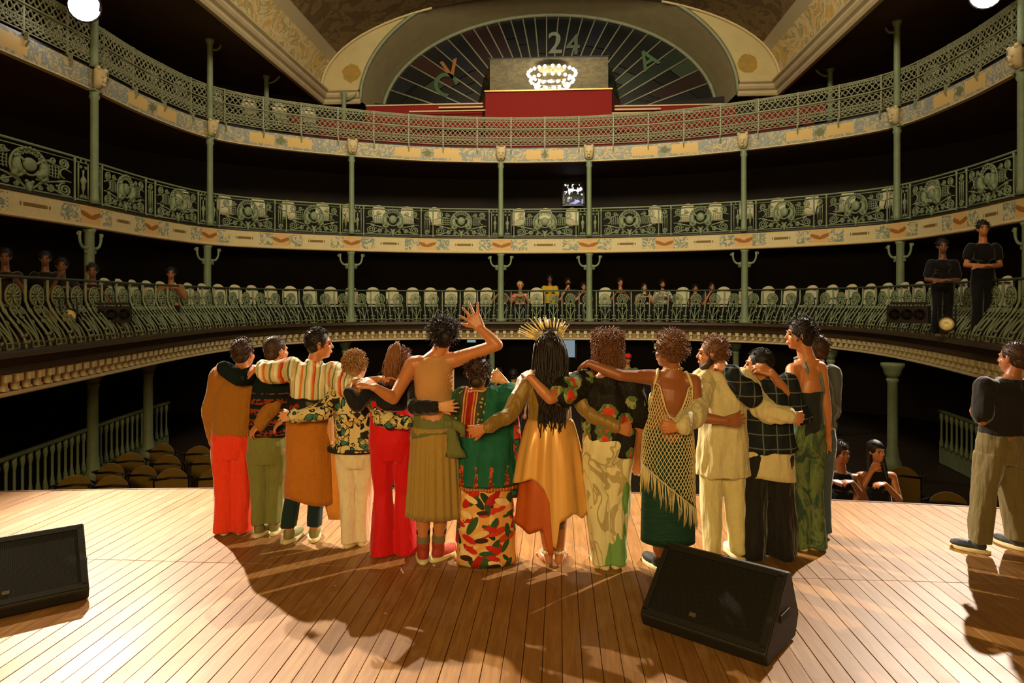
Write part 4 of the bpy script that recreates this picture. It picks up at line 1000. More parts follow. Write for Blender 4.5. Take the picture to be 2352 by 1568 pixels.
def c_kaftan():
    g = G('green_kaftan', .75, 0, .2); o = g.co(); x, y, z = g.sep(o)
    green = g.mix(g.noise(o, 12, 3), sr((20, 78, 58)), sr((32, 106, 80)))
    dx = g.ma('ABSOLUTE', g.ma('ADD', x, g.ma('ADD', .115, g.ma('MULTIPLY', g.ma('SUBTRACT', z, 1.1), -.10)))); up_ = g.ma('GREATER_THAN', z, .93)
    st = g.ramp(g.ma('MULTIPLY', dx, 8), [(0, sr((150, 30, 22))), (.16, sr((196, 128, 66))), (.24, sr((150, 52, 28))), (.32, sr((206, 160, 100))), (.40, sr((88, 44, 30))), (.48, sr((60, 84, 50)))], True)
    dots = g.ma('LESS_THAN', g.vor(o, 34), .33); st2 = g.mix(dots, sr((52, 66, 40)), sr((188, 160, 112)))
    c = g.mix(g.ma('MULTIPLY', g.ma('LESS_THAN', dx, .115), up_), green, st2); c = g.mix(g.ma('MULTIPLY', g.ma('LESS_THAN', dx, .068), up_), c, st)
    f = g.ma('FRACT', g.ma('MULTIPLY', x, 9)); fx = g.ma('ABSOLUTE', g.ma('SUBTRACT', f, .5)); nn = g.noise(o, 26, 2)
    fig = g.ma('MULTIPLY', g.ma('LESS_THAN', g.ma('ADD', fx, g.ma('MULTIPLY', nn, .42)), g.ma('ADD', .33, g.ma('MULTIPLY', g.ma('SUBTRACT', .64, z), .5))), g.ma('LESS_THAN', g.ma('ABSOLUTE', g.ma('SUBTRACT', z, .64)), .085))
    c = g.mix(fig, c, g.mix(g.ma('GREATER_THAN', g.noise(o, 40, 1), .5), sr((196, 84, 36)), sr((120, 50, 30))))
    c = g.mix(g.ma('MULTIPLY', g.ma('LESS_THAN', z, .585), g.ma('GREATER_THAN', g.noise(o, 30, 1), .45)), c, sr((60, 44, 34)))
    c = g.mix(g.ma('LESS_THAN', g.ma('ABSOLUTE', g.ma('SUBTRACT', z, .555)), .016), c, g.mix(g.ma('GREATER_THAN', g.ma('SINE', g.ma('MULTIPLY', x, 300)), 0), sr((204, 124, 56)), sr((150, 84, 38))))
    g.col(c); g.bump(g.noise(g.scale(o, (7, 7, 2.2), rot=(0, .5, 0)), 1.6, 3), .5, .03); return g.m
def c_plaid():
    g = G('dark_plaid_jacket', .8, 0, .2); x, y, z = g.sep(g.co()); a = g.ma('GREATER_THAN', g.ma('SINE', g.ma('MULTIPLY', x, 62)), .965); b = g.ma('GREATER_THAN', g.ma('SINE', g.ma('MULTIPLY', z, 62)), .965)
    g.col(g.mix(g.ma('MAXIMUM', a, b), sr((24, 30, 34)), sr((92, 98, 88)))); g.bump(g.noise(g.scale(g.co(), (8, 8, 3)), 1.6, 3), .5, .03); return g.m
def c_tropic(name, base, fl, leaf, sc_=7, loc=(0, 0, 0)):
    g = G(name, .7, 0, .2); o = g.scale(g.co(), (1, 1, 1), loc); n = g.noise(o, 14, 2); d = g.vor(o, sc_); cc_ = g.sep(g.vor(o, sc_, 'Color'))[0]
    r = g.ma('ADD', d, g.ma('MULTIPLY', g.ma('SUBTRACT', n, .5), .5)); on = g.ma('GREATER_THAN', cc_, .28)
    c = g.mix(g.ma('MULTIPLY', g.ma('LESS_THAN', r, .44), on), sr(base), g.mix(g.ma('GREATER_THAN', n, .5), sr(leaf[0]), sr(leaf[1])))
    c = g.mix(g.ma('MULTIPLY', g.ma('LESS_THAN', r, .27), on), c, g.mix(g.noise(o, 30, 1), sr(fl[0]), sr(fl[1])))
    sp = g.ma('LESS_THAN', g.vor(o, 60), .13); c = g.mix(sp, c, sr((110, 90, 60))); g.col(c); g.bump(g.noise(g.scale(g.co(), (8, 8, 3)), 1.6, 3), .4, .03); return g.m
def c_abstract():
    g = G('cream_trousers_abstract_print', .7, 0, .2); o = g.co(); x, y, z = g.sep(o); n = g.noise(g.scale(o, (1, 1, .6)), 4.5, 2, .5, dist=1.6)
    bl = g.ma('LESS_THAN', g.ma('ABSOLUTE', g.ma('SUBTRACT', n, .5)), .024); c = g.mix(bl, g.mix(g.noise(o, 3, 2), sr((232, 220, 170)), sr((218, 206, 152))), sr((182, 164, 112)))
    gr = g.ma('MULTIPLY', g.ma('GREATER_THAN', g.noise(g.scale(o, (1.6, 1, .45)), 4, 2), .56), g.ma('GREATER_THAN', x, -.03)); g.col(g.mix(gr, c, sr((118, 160, 88)))); g.bump(g.noise(g.scale(o, (9, 9, 1.4)), 1.4, 3), .6, .035); return g.m
def c_net(name, a, b, sc_=90):
    g = G(name, .8, 0, .15); o = g.co(); x, y, z = g.sep(o); s1 = g.ma('SINE', g.ma('MULTIPLY', g.ma('ADD', x, z), sc_*3)); s2 = g.ma('SINE', g.ma('MULTIPLY', g.ma('SUBTRACT', x, z), sc_*3))
    h = g.ma('GREATER_THAN', g.ma('MULTIPLY', g.ma('ABSOLUTE', s1), g.ma('ABSOLUTE', s2)), .52); g.col(g.mix(h, sr(a), sr(b))); g.bump(h, -.6, .003); return g.m
def crinkle(name, rgb):
    g = G(name, .75, 0, .25); c = sr(rgb); o = g.co(); f = g.noise(g.scale(o, (3, 3, 14), rot=(0, .25, 0)), 3, 3, .5, dist=.6); g.col(g.mix(f, tuple(x*.6 for x in c), tuple(x*1.4 for x in c))); g.bump(f, .8, .012); return g.m
def patt_trousers():
    g = G('green_blue_trousers', .7, 0, .2); o = g.co(); n = g.noise(g.scale(o, (1, 1, .5)), 7, 3, .6, dist=1.0)
    g.col(g.ramp(n, [(0, sr((24, 40, 46))), (.42, sr((52, 74, 62))), (.5, sr((108, 124, 76))), (.58, sr((60, 84, 60))), (.68, sr((98, 118, 122)))])); g.bump(n, .4, .02); return g.m

def c_leaf(name):
    g = G(name, .7, 0, .2); o = g.co(); c = g.mix(g.noise(o, 6, 2), sr((222, 150, 72)), sr((230, 172, 98)))
    for k, (rot, sc_, cols, th) in enumerate((((0, .7, 0), 9, ((40, 74, 44), (30, 56, 36)), .30), ((0, -.8, 0), 8, ((190, 36, 26), (170, 30, 24)), .34), ((0, 1.9, 0), 9, ((204, 60, 36), (226, 190, 120)), .32), ((0, .1, 0), 10, ((226, 196, 130), (44, 80, 46)), .26), ((0, 2.6, 0), 8.5, ((184, 34, 26), (56, 84, 44)), .30), ((0, 1.2, 0), 10, ((196, 40, 30), (236, 204, 140)), .30), ((0, -1.5, 0), 10, ((60, 34, 24), (48, 84, 48)), .26))):
        v = g.scale(o, (1, 1, 1), (k*3.1, k*1.7, k), rot); v = g.scale(v, (1, .4, .36)); d = g.vor(v, sc_*1.6); cc_ = g.sep(g.vor(v, sc_*1.6, 'Color'))[0]
        v2 = g.ma('MULTIPLY', g.ma('LESS_THAN', d, th*1.25), g.ma('GREATER_THAN', cc_, .3)); edge = g.ma('MULTIPLY', g.ma('LESS_THAN', d, th), g.ma('GREATER_THAN', cc_, .3))
        c = g.mix(edge, c, sr((44, 28, 18))); c = g.mix(v2, c, g.mix(g.ma('GREATER_THAN', cc_, .65), sr(cols[0]), sr(cols[1])))
    g.col(c); g.bump(g.noise(g.scale(g.co(), (9, 9, 1.6)), 1.6, 3), .4, .03); return g.m
# ============ the line of performers, left to right
# A
p = Body('person in a mustard-brown jacket and red-orange trousers at the far left end of the line', 5.68, (560, 812), (556, 846), (506, 862), (606, 858), (536, 1000), ((518,), (562, .03)), hw=.165, yaw=18, skin='tan', armL=[(484, 940, -.02), (496, 1015, .12), (500, 1045, .16)], armR=[(632, 925, -.12), (600, 972, -.18), (585, 985, -.2)], footyaw=(-14, 10), ww=.17)
p.body(); p.shorthair(HM['dark'], 1.06, 350, .02); MUST = cloth('mustard_wool', (150, 98, 28)); p.shirt('jacket', MUST.m, .022, hem=.80, hemw=.20, rr=(.068, .06, .048), ww=1, wf=1.1) if False else p.shirt('jacket', MUST.m, .022, hem=.82, hemw=.195, rr=(.068, .06, .048), wf=1.1)
p.trousers('trousers', cloth('red_orange_trousers', (224, 58, 26), .7, .7).m, w=(.105, .09, .098), ankle=.02); p.shoes(plain('brown_shoe', (70, 40, 24)))
# B
p = Body('person with shaved hair, dark red-patterned knit and olive trousers, arm over the mustard jacket', 5.62, (635, 806), (632, 842), (586, 862), (676, 866), (616, 1010), ((600,), (630, .05)), hw=.15, yaw=38, skin='tan', armL=[(548, 868, -.16), (512, 842, -.18), (484, 846, -.1)], armR=[(690, 925, -.12), (655, 962, -.16), (640, 972, -.16)], ww=.15)
p.body(handL=dict(n=-UP*.6+FWD, curl=35, ts=-1)); p.shorthair(HM['dark'], 1.02, 500, .008, .002); p.shirt('sweater', c_knit(), .02, hem=.82, hemw=.18, rr=(.064, .056, .046), cut=(.9, .9))
p.trousers('trousers', cloth('olive_trousers', (116, 118, 62)).m, w=(.095, .075, .07), ankle=.10); p.shoes(plain('olive_shoe', (120, 108, 60)))
# C
p = Body('person in a cream striped shirt and long mustard wrap, head turned to the right', 5.48, (734, 790), (722, 830), (670, 848), (768, 858), (712, 1005), ((668,), (722, .04)), hw=.16, yaw=72, skin='tan', armL=[(634, 856, -.10), (590, 846, -.16), (566, 850, -.08)], armR=[(798, 886, -.16), (872, 870, -.32), (902, 862, -.34)], ww=.145)
p.body(handL=dict(n=-UP*.7+FWD, curl=30, ts=-1), handR=dict(n=-UP+FWD*.2, curl=14, ts=1, spread=1.3)); p.eyes(); p.shorthair(HM['black'], 1.04, 800, .018, up=.5)
p.shirt('shirt', c_stripes(), .022, hem=1.15, hemw=.17, sl=(1, .98), rr=(.082, .078, .06), cut=(.6, 1), wr=.01, collar=True)
sash = c_blobs('sash_print', (24, 22, 20), [(150, 36, 26), (20, 18, 16), (96, 90, 60)], 16, .4)
p.skirt('sash', sash, 1.16, lambda a: .97, .18, .185, m=5, pleat=.01, depth=.8); WR = cloth('mustard_wrap', (176, 108, 30), .75, .6)
p.skirt('wrap_skirt', WR.m, 1.0, lambda a: .34+.03*sin(2*a), .185, .21, pleat=.02, pn=9, depth=.74, dtop=.86)
m = MB(); hx = p.hip
m.loft([(hx+RGT*(.16+.06*t)+UP*(-.02-.62*t)-FWD*.04, RGT*(.03+.06*sin(t*2.6)), FWD*.02) for t in [i/8 for i in range(9)]], 14, fn=lambda i, q: 1+.15*sin(5*q+i)); m.build('hanging_scarf', cloth('orange_scarf', (214, 140, 56), .6, .6).m, p.root, True, p.base)
p.trousers('trousers', cloth('dark_teal_trousers', (24, 44, 44)).m, top=.84, w=(.085, .068, .06), ankle=.12); p.shoes(plain('olive_sneaker', (126, 118, 66)))
# D
p = Body('short person in a black, teal and cream printed jacket and white trousers, brown hair', 5.38, (818, 842), (817, 872), (780, 894), (856, 896), (818, 1020), ((806,), (832, .05)), hw=.15, yaw=24, skin='fair', hs=.95, armL=[(748, 945, -.12), (672, 955, -.2), (640, 958, -.18)], armR=[(876, 962, -.26), (930, 970, -.37), (955, 966, -.3)], ww=.15)
p.body(handL=dict(n=FWD-UP*.3, curl=20), handR=dict(n=FWD, curl=45)); p.shorthair(HM['light'], 1.08, 900, .03, .0035, nape=.065, up=.1)
p.shirt('jacket', c_blobs('cream_teal_black_print', (206, 188, 134), [(204, 186, 132), (58, 112, 92), (206, 188, 134), (196, 158, 84), (40, 36, 30), (64, 116, 96)], 17, .5, dth=.22), .022, hem=.76, hemw=.20, rr=(.062, .056, .046), cut=(.97, 1), wr=.009)
m = MB(); m.loft([(Vector((p.hip.x, p.hip.y, z)), p.bs*.225*q, p.bf*.155*q) for z, q in ((.745, .97), (.75, 1), (.775, 1), (.78, .97))], 28); m.build('jacket_hem_band', plain('black_ribbing', (26, 22, 18), .8), p.root, True, p.base)
p.trousers('trousers', cloth('cream_trousers', (226, 212, 176), .7, .7).m, w=(.095, .078, .07), ankle=.03); p.shoes(plain('white_shoe', (222, 214, 196)))
# E
p = Body('person with a light brown ponytail, black crop top and bright red flared trousers', 5.22, (922, 836), (912, 872), (856, 892), (956, 888), (902, 1000), ((882,), (932, .04)), hw=.17, yaw=28, skin='fair', armL=[(822, 930, -.12), (800, 902, -.14), (792, 890, -.06)], armR=[(950, 936, -.24), (1006, 934, -.36), (1045, 932, -.36)], ww=.125)
p.body(handL=dict(n=FWD, curl=35), handR=dict(n=FWD, curl=12, ts=1)); p.shorthair(HM['brown'], 1.06, 400, .03, .003, up=.1)
H = p.Hc; tie = pt(912, 792, 5.16); rg = random.Random(5)
p.strands('ponytail', hair_mat('hair_chestnut', (128, 84, 50)), [bez([tie+Vector((rg.gauss(0, .010), rg.gauss(0, .007), rg.gauss(0, .008))), tie-FWD*.045+UP*.025+RGT*rg.gauss(-.01, .02), tie-FWD*.07+RGT*rg.gauss(-.01, .045)-UP*.06, tie-FWD*.07+RGT*rg.gauss(-.04, .035)-UP*.15+FWD*rg.gauss(0, .015), tie-FWD*.04+RGT*rg.gauss(-.045, .03)-UP*rg.uniform(.2, .31)], 6) for _ in range(380)], [.0026]*5+[.002, .001], 4)
m = MB(); m.tube([tie+(p.hs_*cos(a)+UP*sin(a))*.018 for a in [i*pi/6 for i in range(12)]], .007, 6, closed=True); m.build('hair_tie', M_CREAM, p.root, True, p.base)
BLK = cloth('black_jersey', (24, 24, 26), .75, .5)
def crop(s, name, mat, zcut, **k):
    o = s.shirt(name, mat, **k); bm = bmesh.new(); bm.from_mesh(o.data)
    r = bmesh.ops.bisect_plane(bm, geom=bm.verts[:]+bm.edges[:]+bm.faces[:], plane_co=(0, 0, zcut), plane_no=(0, 0, -1), clear_outer=False)
    kill = [f for f in bm.faces if f.calc_center_median().z < zcut-1e-4 and (Vector((f.calc_center_median().x, f.calc_center_median().y, 0)).length < .26)]
    bmesh.ops.delete(bm, geom=kill, context='FACES'); bm.to_mesh(o.data); bm.free(); md = o.modifiers.new('thickness', 'SOLIDIFY'); md.thickness = .005; md.offset = -1
    for q in o.data.polygons: q.use_smooth = True
    return o
crop(p, 'crop_top', BLK.m, 1.10, off=.012, rr=(.058, .05, .042), cut=(.95, .9))
p.trousers('trousers', cloth('bright_red_trousers', (206, 18, 22), .7, .5, .05).m, top=1.17, w=(.102, .074, .108), ankle=.005); p.shoes(plain('dark_red_shoe', (110, 20, 18)))
# F
def rings_at(s, z0, z1, off): pass
p = Body('tall person waving a raised hand, tan mesh top, green waist scarf and khaki pleated skirt', 5.07, (1018, 772), (1004, 812), (948, 836), (1044, 826), (1000, 985), ((972,), (1012, .03)), hw=.165, yaw=-6, skin='tan', armL=[(904, 915, -.14), (862, 890, -.24), (836, 872, -.2)], armR=[(1142, 792, -.10), (1102, 752, -.06), (1074, 708, -.06)], ww=.13, footyaw=(-8, 34))
p.body(handL=dict(n=-UP+FWD*.4, curl=25, ts=-1), handR=dict(n=FWD, curl=7, spread=2.2, ts=-1, thumb=58, hsz=1.12))
p.shorthair(HM['black'], 1.1, 250, .03, .003, upo=.04); p.curls(HM['black'], 1.12, 330, .0028, .012, .062, name='curly_hair', seed=4)
crop(p, 'mesh_top', c_net('tan_mesh', (206, 156, 100), (140, 92, 48)), 1.10, off=.010, sl=(0, 0), wr=.002, top=True)
m = MB(); m.ball(p.Hc-p.hf*.10+UP*.0+RGT*.02, .05, (1, 1, 1.1)); m.build('hair_bun', HM['black'], p.root, True, p.base)
SCF = cloth('olive_green_scarf', (104, 108, 58), .7, .8)
p.skirt('pleated_skirt', cloth('khaki_skirt', (158, 128, 62), .8, .2).m, 1.0, lambda a: .335, .176, .218, n=300, pleat=.05, pn=24, depth=.76, m=14, dtop=.84)
p.skirt('waist_scarf', SCF.m, 1.13, lambda a: .96-.05*max(0, -cos(a)), .150, .19, pleat=.02, pn=6, m=6, depth=.8, thick=.008)
m = MB(); kx = p.hip+RGT*.12-FWD*.14+UP*.06; m.ball(kx, .035, (1, .7, .9)); m.loft([(kx-UP*.03*i+RGT*.006*i, RGT*(.02+.006*i), FWD*.012) for i in range(9)], 12, fn=lambda i, q: 1+.2*sin(4*q+i)); m.loft([(kx+RGT*.028*i-UP*.008*i*i*.4, UP*(.03+.004*i), FWD*.014) for i in range(5)], 10); m.build('scarf_knot', SCF.m, p.root, True, p.base)
p.shoes(plain('red_sneaker', (158, 54, 30), .7), high=True); SOCK = plain('black_sock', (22, 22, 22), .9); SOCK2 = plain('grey_sock', (120, 104, 74), .9)
for hp, kn, an in p.knees:
    d_ = (kn-an).normalized(); MB().rc(an+d_*.05, .05, an+d_*.10, .05, 14).build('sock', SOCK2, p.root, True, p.base); MB().rc(an+d_*.115, .051, an+d_*.14, .053, 14).build('sock', SOCK, p.root, True, p.base)
m = MB(); m.tube([p.neck-UP*.005+(p.bs*cos(a)*.066+p.bf*sin(a)*.06+UP*(-.012*sin(-a))) for a in [i*pi/14 for i in range(28)]], .004, 5, closed=True); m.build('beaded_necklace', M_GOLD, p.root, True, p.base)
# G
p = Body('short person in a green kaftan with red front border over a long orange floral skirt', 5.07, (1098, 856), (1098, 890), (1062, 918), (1146, 912), (1116, 1010), ((1085,), (1140, .04)), hw=.185, yaw=6, skin='fair', armL=[(1050, 985, .1), (1082, 1000, .22), (1090, 1000, .26)], armR=[(1192, 912, .06), (1158, 876, .04), (1136, 858, .03)], ww=.17)
p.body(handR=dict(n=FWD, curl=40, ts=-1)); p.shorthair(HM['dark'], 1.05, 420, .035, .003, up=0)
m = MB(); rg = random.Random(9); bc = p.Hc-p.hf*.075-UP*.055; m.ball(bc, .048, (1.15, .8, .9)); [m.tube([bc+Vector((.05*cos(a+k), -.03*abs(sin(a*2+k))-.02, .042*sin(a+k)))*.95 for a in [j*.5 for j in range(8)]], .006, 4) for k in [i*.8 for i in range(8)]]; m.build('hair_bun', HM['dark'], p.root, True, p.base)
KAF = c_kaftan()
p.shirt('kaftan', KAF, .024, hem=.545, hemw=.205, sl=(.9, .75), rr=(.085, .095, .05), wr=.010, wf=1.15, extra=lambda mb: mb.loft([(p.hip+RGT*.20+FWD*.02+UP*z, RGT*w_, FWD*.05) for z, w_ in ((.30, .03), (.1, .05), (-.2, .055), (-.42, .05))], 12))
m = MB(); m.loft([(p.hip+RGT*(.225)+FWD*.02+UP*z, RGT*w_, FWD*.055) for z, w_ in ((.22, .015), (.05, .035), (-.2, .04), (-.36, .036))], 12, fn=lambda i, q: 1+.1*sin(5*q)); m.build('sleeve_drape', c_blobs('pink_red_print', (178, 60, 44), [(206, 120, 96), (178, 50, 36), (40, 96, 86)], 16, .45), p.root, True, p.base)
p.skirt('floral_skirt', c_leaf('orange_floral'), .66, lambda a: .012, .185, .235, pleat=.03, pn=9, depth=.8, cx=0)
m = MB(); m.tube([p.neck-UP*.008+(p.bs*cos(a)*.06+p.bf*sin(a)*.055) for a in [i*pi/14 for i in range(28)]], .004, 5, closed=True); m.build('choker', M_BLACK, p.root, True, p.base)
# H
p = Body('person with long dark braids under a spiked golden crown, olive top and golden satin skirt', 5.01, (1262, 806), (1262, 850), (1210, 880), (1312, 880), (1264, 1000), ((1256,), (1286, .0)), hw=.18, yaw=0, skin='tan', armL=[(1172, 950, -.10), (1116, 982, -.22), (1082, 992, -.24)], armR=[(1350, 945, -.10), (1418, 982, -.2), (1448, 990, -.2)], ww=.14, footyaw=(-14, 12))
p.body(handL=dict(n=FWD, curl=38, ts=-1), handR=dict(n=FWD, curl=62, ts=-1))
OLV = cloth('olive_wrap_top', (140, 110, 44), .45, .8, spec=.45)
p.shirt('top', OLV.m, .014, hem=1.06, hemw=.16, rr=(.066, .05, .036), wr=.009, cut=(.93, .93))
for A in (p.armL, p.armR):
    e, w_ = A[0], A[1]; d_ = (w_-e).normalized(); m = MB(); m.rc(w_-d_*.05, .042, w_-d_*.012, .04, 14); m.build('cuff', OLV.m, p.root, True, p.base)
SAT = G('golden_satin', .32, .15, .6); f = SAT.noise(SAT.scale(SAT.co(), (12, 12, 1)), 1.5, 2); SAT.col(SAT.mix(f, sr((220, 152, 66)), sr((240, 190, 108)))); SAT.bump(f, .3, .02)
SAT2 = G('burnt_orange_lining', .45, .05, .5); SAT2.col(SAT2.mix(SAT2.noise(SAT2.co(), 8, 2), sr((176, 76, 20)), sr((200, 94, 28)))); SAT2.bump(SAT2.noise(SAT2.scale(SAT2.co(), (12, 12, 1)), 1.5, 2), .3, .02)
def interp(x, T):
    for (x0, y0), (x1, y1) in zip(T, T[1:]):
        if x <= x1: return y0+(y1-y0)*max(0, (x-x0))/(x1-x0)
    return T[-1][1]
def hemS(a):
    x = cos(a); return interp(x, [(-1, .60), (-.55, .66), (-.2, .60), (-.05, .50), (.02, .20), (.12, .17), (.2, .36), (.5, .42), (.7, .40), (.85, .36), (1, .42)]) if sin(a) < .3 else .5
def hemU(a):
    x = cos(a); return interp(x, [(-1, .30), (-.6, .26), (-.25, .30), (-.1, .13), (.05, .11), (.1, .45), (1, .5)])
sat = p.skirt('satin_skirt', SAT.m, 1.07, hemS, .152, .275, n=220, pleat=.085, pn=10, depth=.78, m=22, flare=.6, dtop=.98)
p.skirt('skirt_lining', SAT2.m, 1.04, hemU, .145, .255, n=200, pleat=.05, pn=8, depth=.68, m=22, flare=.7, phase=1, dtop=.92)
p.trousers('leggings', cloth('olive_leggings', (120, 92, 36)).m, w=(.088, .062, .055), ankle=.27)
rg = random.Random(3); H = p.Hc; br = []
for i in range(150):
    a = rg.uniform(radians(150), radians(390)) ; top = rg.uniform(.15, 1)
    st = H+RGT*(cos(a)*.075*top)+FWD*(sin(a)*.07*top if sin(a) < 0 else sin(a)*.05)+UP*(.035+.085*sqrt(max(0, 1-top*top*.9)))
    L = rg.uniform(.25, .45) if rg.random() < .6 else rg.uniform(.45, .62); wx = cos(a)*rg.uniform(.07, .115)+rg.gauss(0, .012); yb_ = -rg.uniform(.085, .135)
    m1 = H+RGT*wx+FWD*min(yb_, sin(a)*.1)+UP*(-.02); pts = bez([st, st+RGT*cos(a)*.04+FWD*(-.05)+UP*.02, m1+UP*.05, m1-UP*.1], 6)
    e = m1-UP*.1; hx_ = e.x
    for k in range(1, 8): e = m1-UP*(.1+(L)*k/7)+RGT*(-wx*.55*k/7+.02*sin(k*.9+i))-FWD*(.045*k/7); pts.append(e)
    br.append([q+RGT*.0022*sin(j*2.1+i) for j, q in enumerate(pts)])
m = MB(); p.cap(m, 1.08, nape=.085)
for q in br: m.tube(q, [.0062]*(len(q)-2)+[.0045, .003], 5)
m.ball(H+UP*.125-FWD*.02, .035, (1.2, 1, .7)); m.build('braids', HM['black'], p.root, True, p.base)
cw = MB(); cw.tube([H+UP*(.055+.055*sin(a)*1.0)+RGT*cos(a)*.088+FWD*.01 for a in [radians(-10+200*i/24) for i in range(25)]], .009, 6)
M_CROWN = plain('crown_gold', (226, 204, 140), .35, .35)
crown = cw.build('crown', M_CROWN, p.root, True, p.base, 'golden crown with radiating spikes')
for i, (px, py, x0, y0) in enumerate([(1191, 763, 1235, 778), (1192, 758, 1236, 775), (1193, 754, 1236, 771), (1196, 748, 1238, 768), (1198, 750, 1238, 766), (1209, 740, 1238, 760), (1216, 730, 1242, 757), (1227, 727, 1247, 754), (1236, 731, 1247, 751), (1248, 728, 1256, 748), (1253, 727, 1258, 748), (1258, 733, 1260, 748), (1263, 732, 1266, 748), (1274, 728, 1272, 750), (1284, 732, 1278, 752), (1292, 734, 1282, 755), (1293, 741, 1283, 758), (1300, 746, 1286, 762), (1308, 744, 1288, 765), (1302, 748, 1290, 768), (1240, 728, 1250, 752), (1221, 735, 1244, 760), (1205, 744, 1238, 764), (1298, 738, 1284, 760)]):
    a = pt(px, py, 5.01+.02*sin(i*2)); b = pt(x0, y0+4, 5.01); MB().tube([b, b.lerp(a, .25), a], [.004, .0065, .003], 5).build('spike', M_CROWN, crown, True, p.base)
for hp, kn, an in p.knees:
    m = MB(); [m.ball(an+UP*.015+RGT*.042*cos(a)+FWD*.042*sin(a), .013, n=7, m=5) for a in [i*pi/6 for i in range(12)]]; m.build('anklet', plain('ivory_beads', (226, 210, 176), .4), p.root, True, p.base)
# I
p = Body('person with big curly brown hair, black shirt with red flowers and cream printed trousers', 4.96, (1392, 812), (1392, 858), (1338, 882), (1442, 884), (1394, 1005), ((1382,), (1414, .02)), hw=.165, yaw=-28, skin='tan', armL=[(1264, 916, -.18), (1218, 866, -.16), (1204, 846, -.04)], armR=[(1468, 975, .0), (1462, 1055, .06), (1458, 1085, .08)], ww=.15, footyaw=(-16, 8))
p.body(handL=dict(n=FWD-UP*.5, curl=45)); p.curls(HM['brown'], 1.32, 430, .0034, .011, .075, drop=.085, seed=8, name='curly_hair', nape=.10)
FL = c_tropic('black_floral_shirt', (26, 24, 18), ((190, 40, 26), (222, 84, 52)), ((86, 112, 60), (150, 150, 96)), 6.6, (1.3, .7, .4))
p.shirt('shirt', FL, .022, hem=.93, hemw=.175, sl=(.62, .75), rr=(.088, .082, .06), wr=.012, extra=lambda mb: mb.loft([(p.hip+RGT*.115-FWD*.11+UP*z, RGT*w_, FWD*.02) for z, w_ in ((.08, .08), (-.02, .075), (-.12, .07))], 12))
p.trousers('trousers', c_abstract(), top=1.0, w=(.11, .102, .085), ankle=.03, wr=.011); p.shoes(plain('tan_shoe', (120, 96, 54)))
# J
p = Body('person with curly afro and headband, cream crochet net dress over a green skirt', 4.92, (1535, 806), (1546, 846), (1492, 866), (1592, 876), (1534, 1000), ((1508,), (1540, .0)), hw=.16, yaw=-42, skin='brown', armL=[(1424, 862, -.10), (1352, 834, -.06), (1328, 840, .06)], armR=[(1606, 958, -.02), (1668, 966, -.06), (1698, 960, -.06)], ww=.135, footyaw=(-20, 6))
p.body(handL=dict(n=FWD-UP, curl=30), handR=dict(n=FWD, curl=20)); p.eyes(); p.curls(HM['brown'], 1.30, 420, .003, .011, .042, seed=12, name='curly_hair')
m = MB(); m.loft([(p.Hc+UP*z+p.hf*(-.0), p.hs_*.092*q, p.hf*.104*q) for z, q in ((.012, .98), (.02, 1.02), (.045, 1.03), (.052, .98))], 24); o = m.build('headband', c_blobs('headband_print', (30, 26, 20), [(206, 180, 90), (30, 26, 20), (196, 150, 60)], 22, .4), p.root, True, p.base)
m = MB(); [m.ball(p.neck+UP*.0+(p.bs*cos(a)*.066+p.bf*sin(a)*.06), .008, n=6, m=4) for a in [i*pi/13 for i in range(26)]]; m.build('necklace', M_GOLD, p.root, True, p.base)
p.skirt('skirt', crinkle('dark_green_skirt', (26, 62, 48)), 1.02, lambda a: .20, .165, .195, pleat=.008, pn=5, depth=.78, flare=.6)
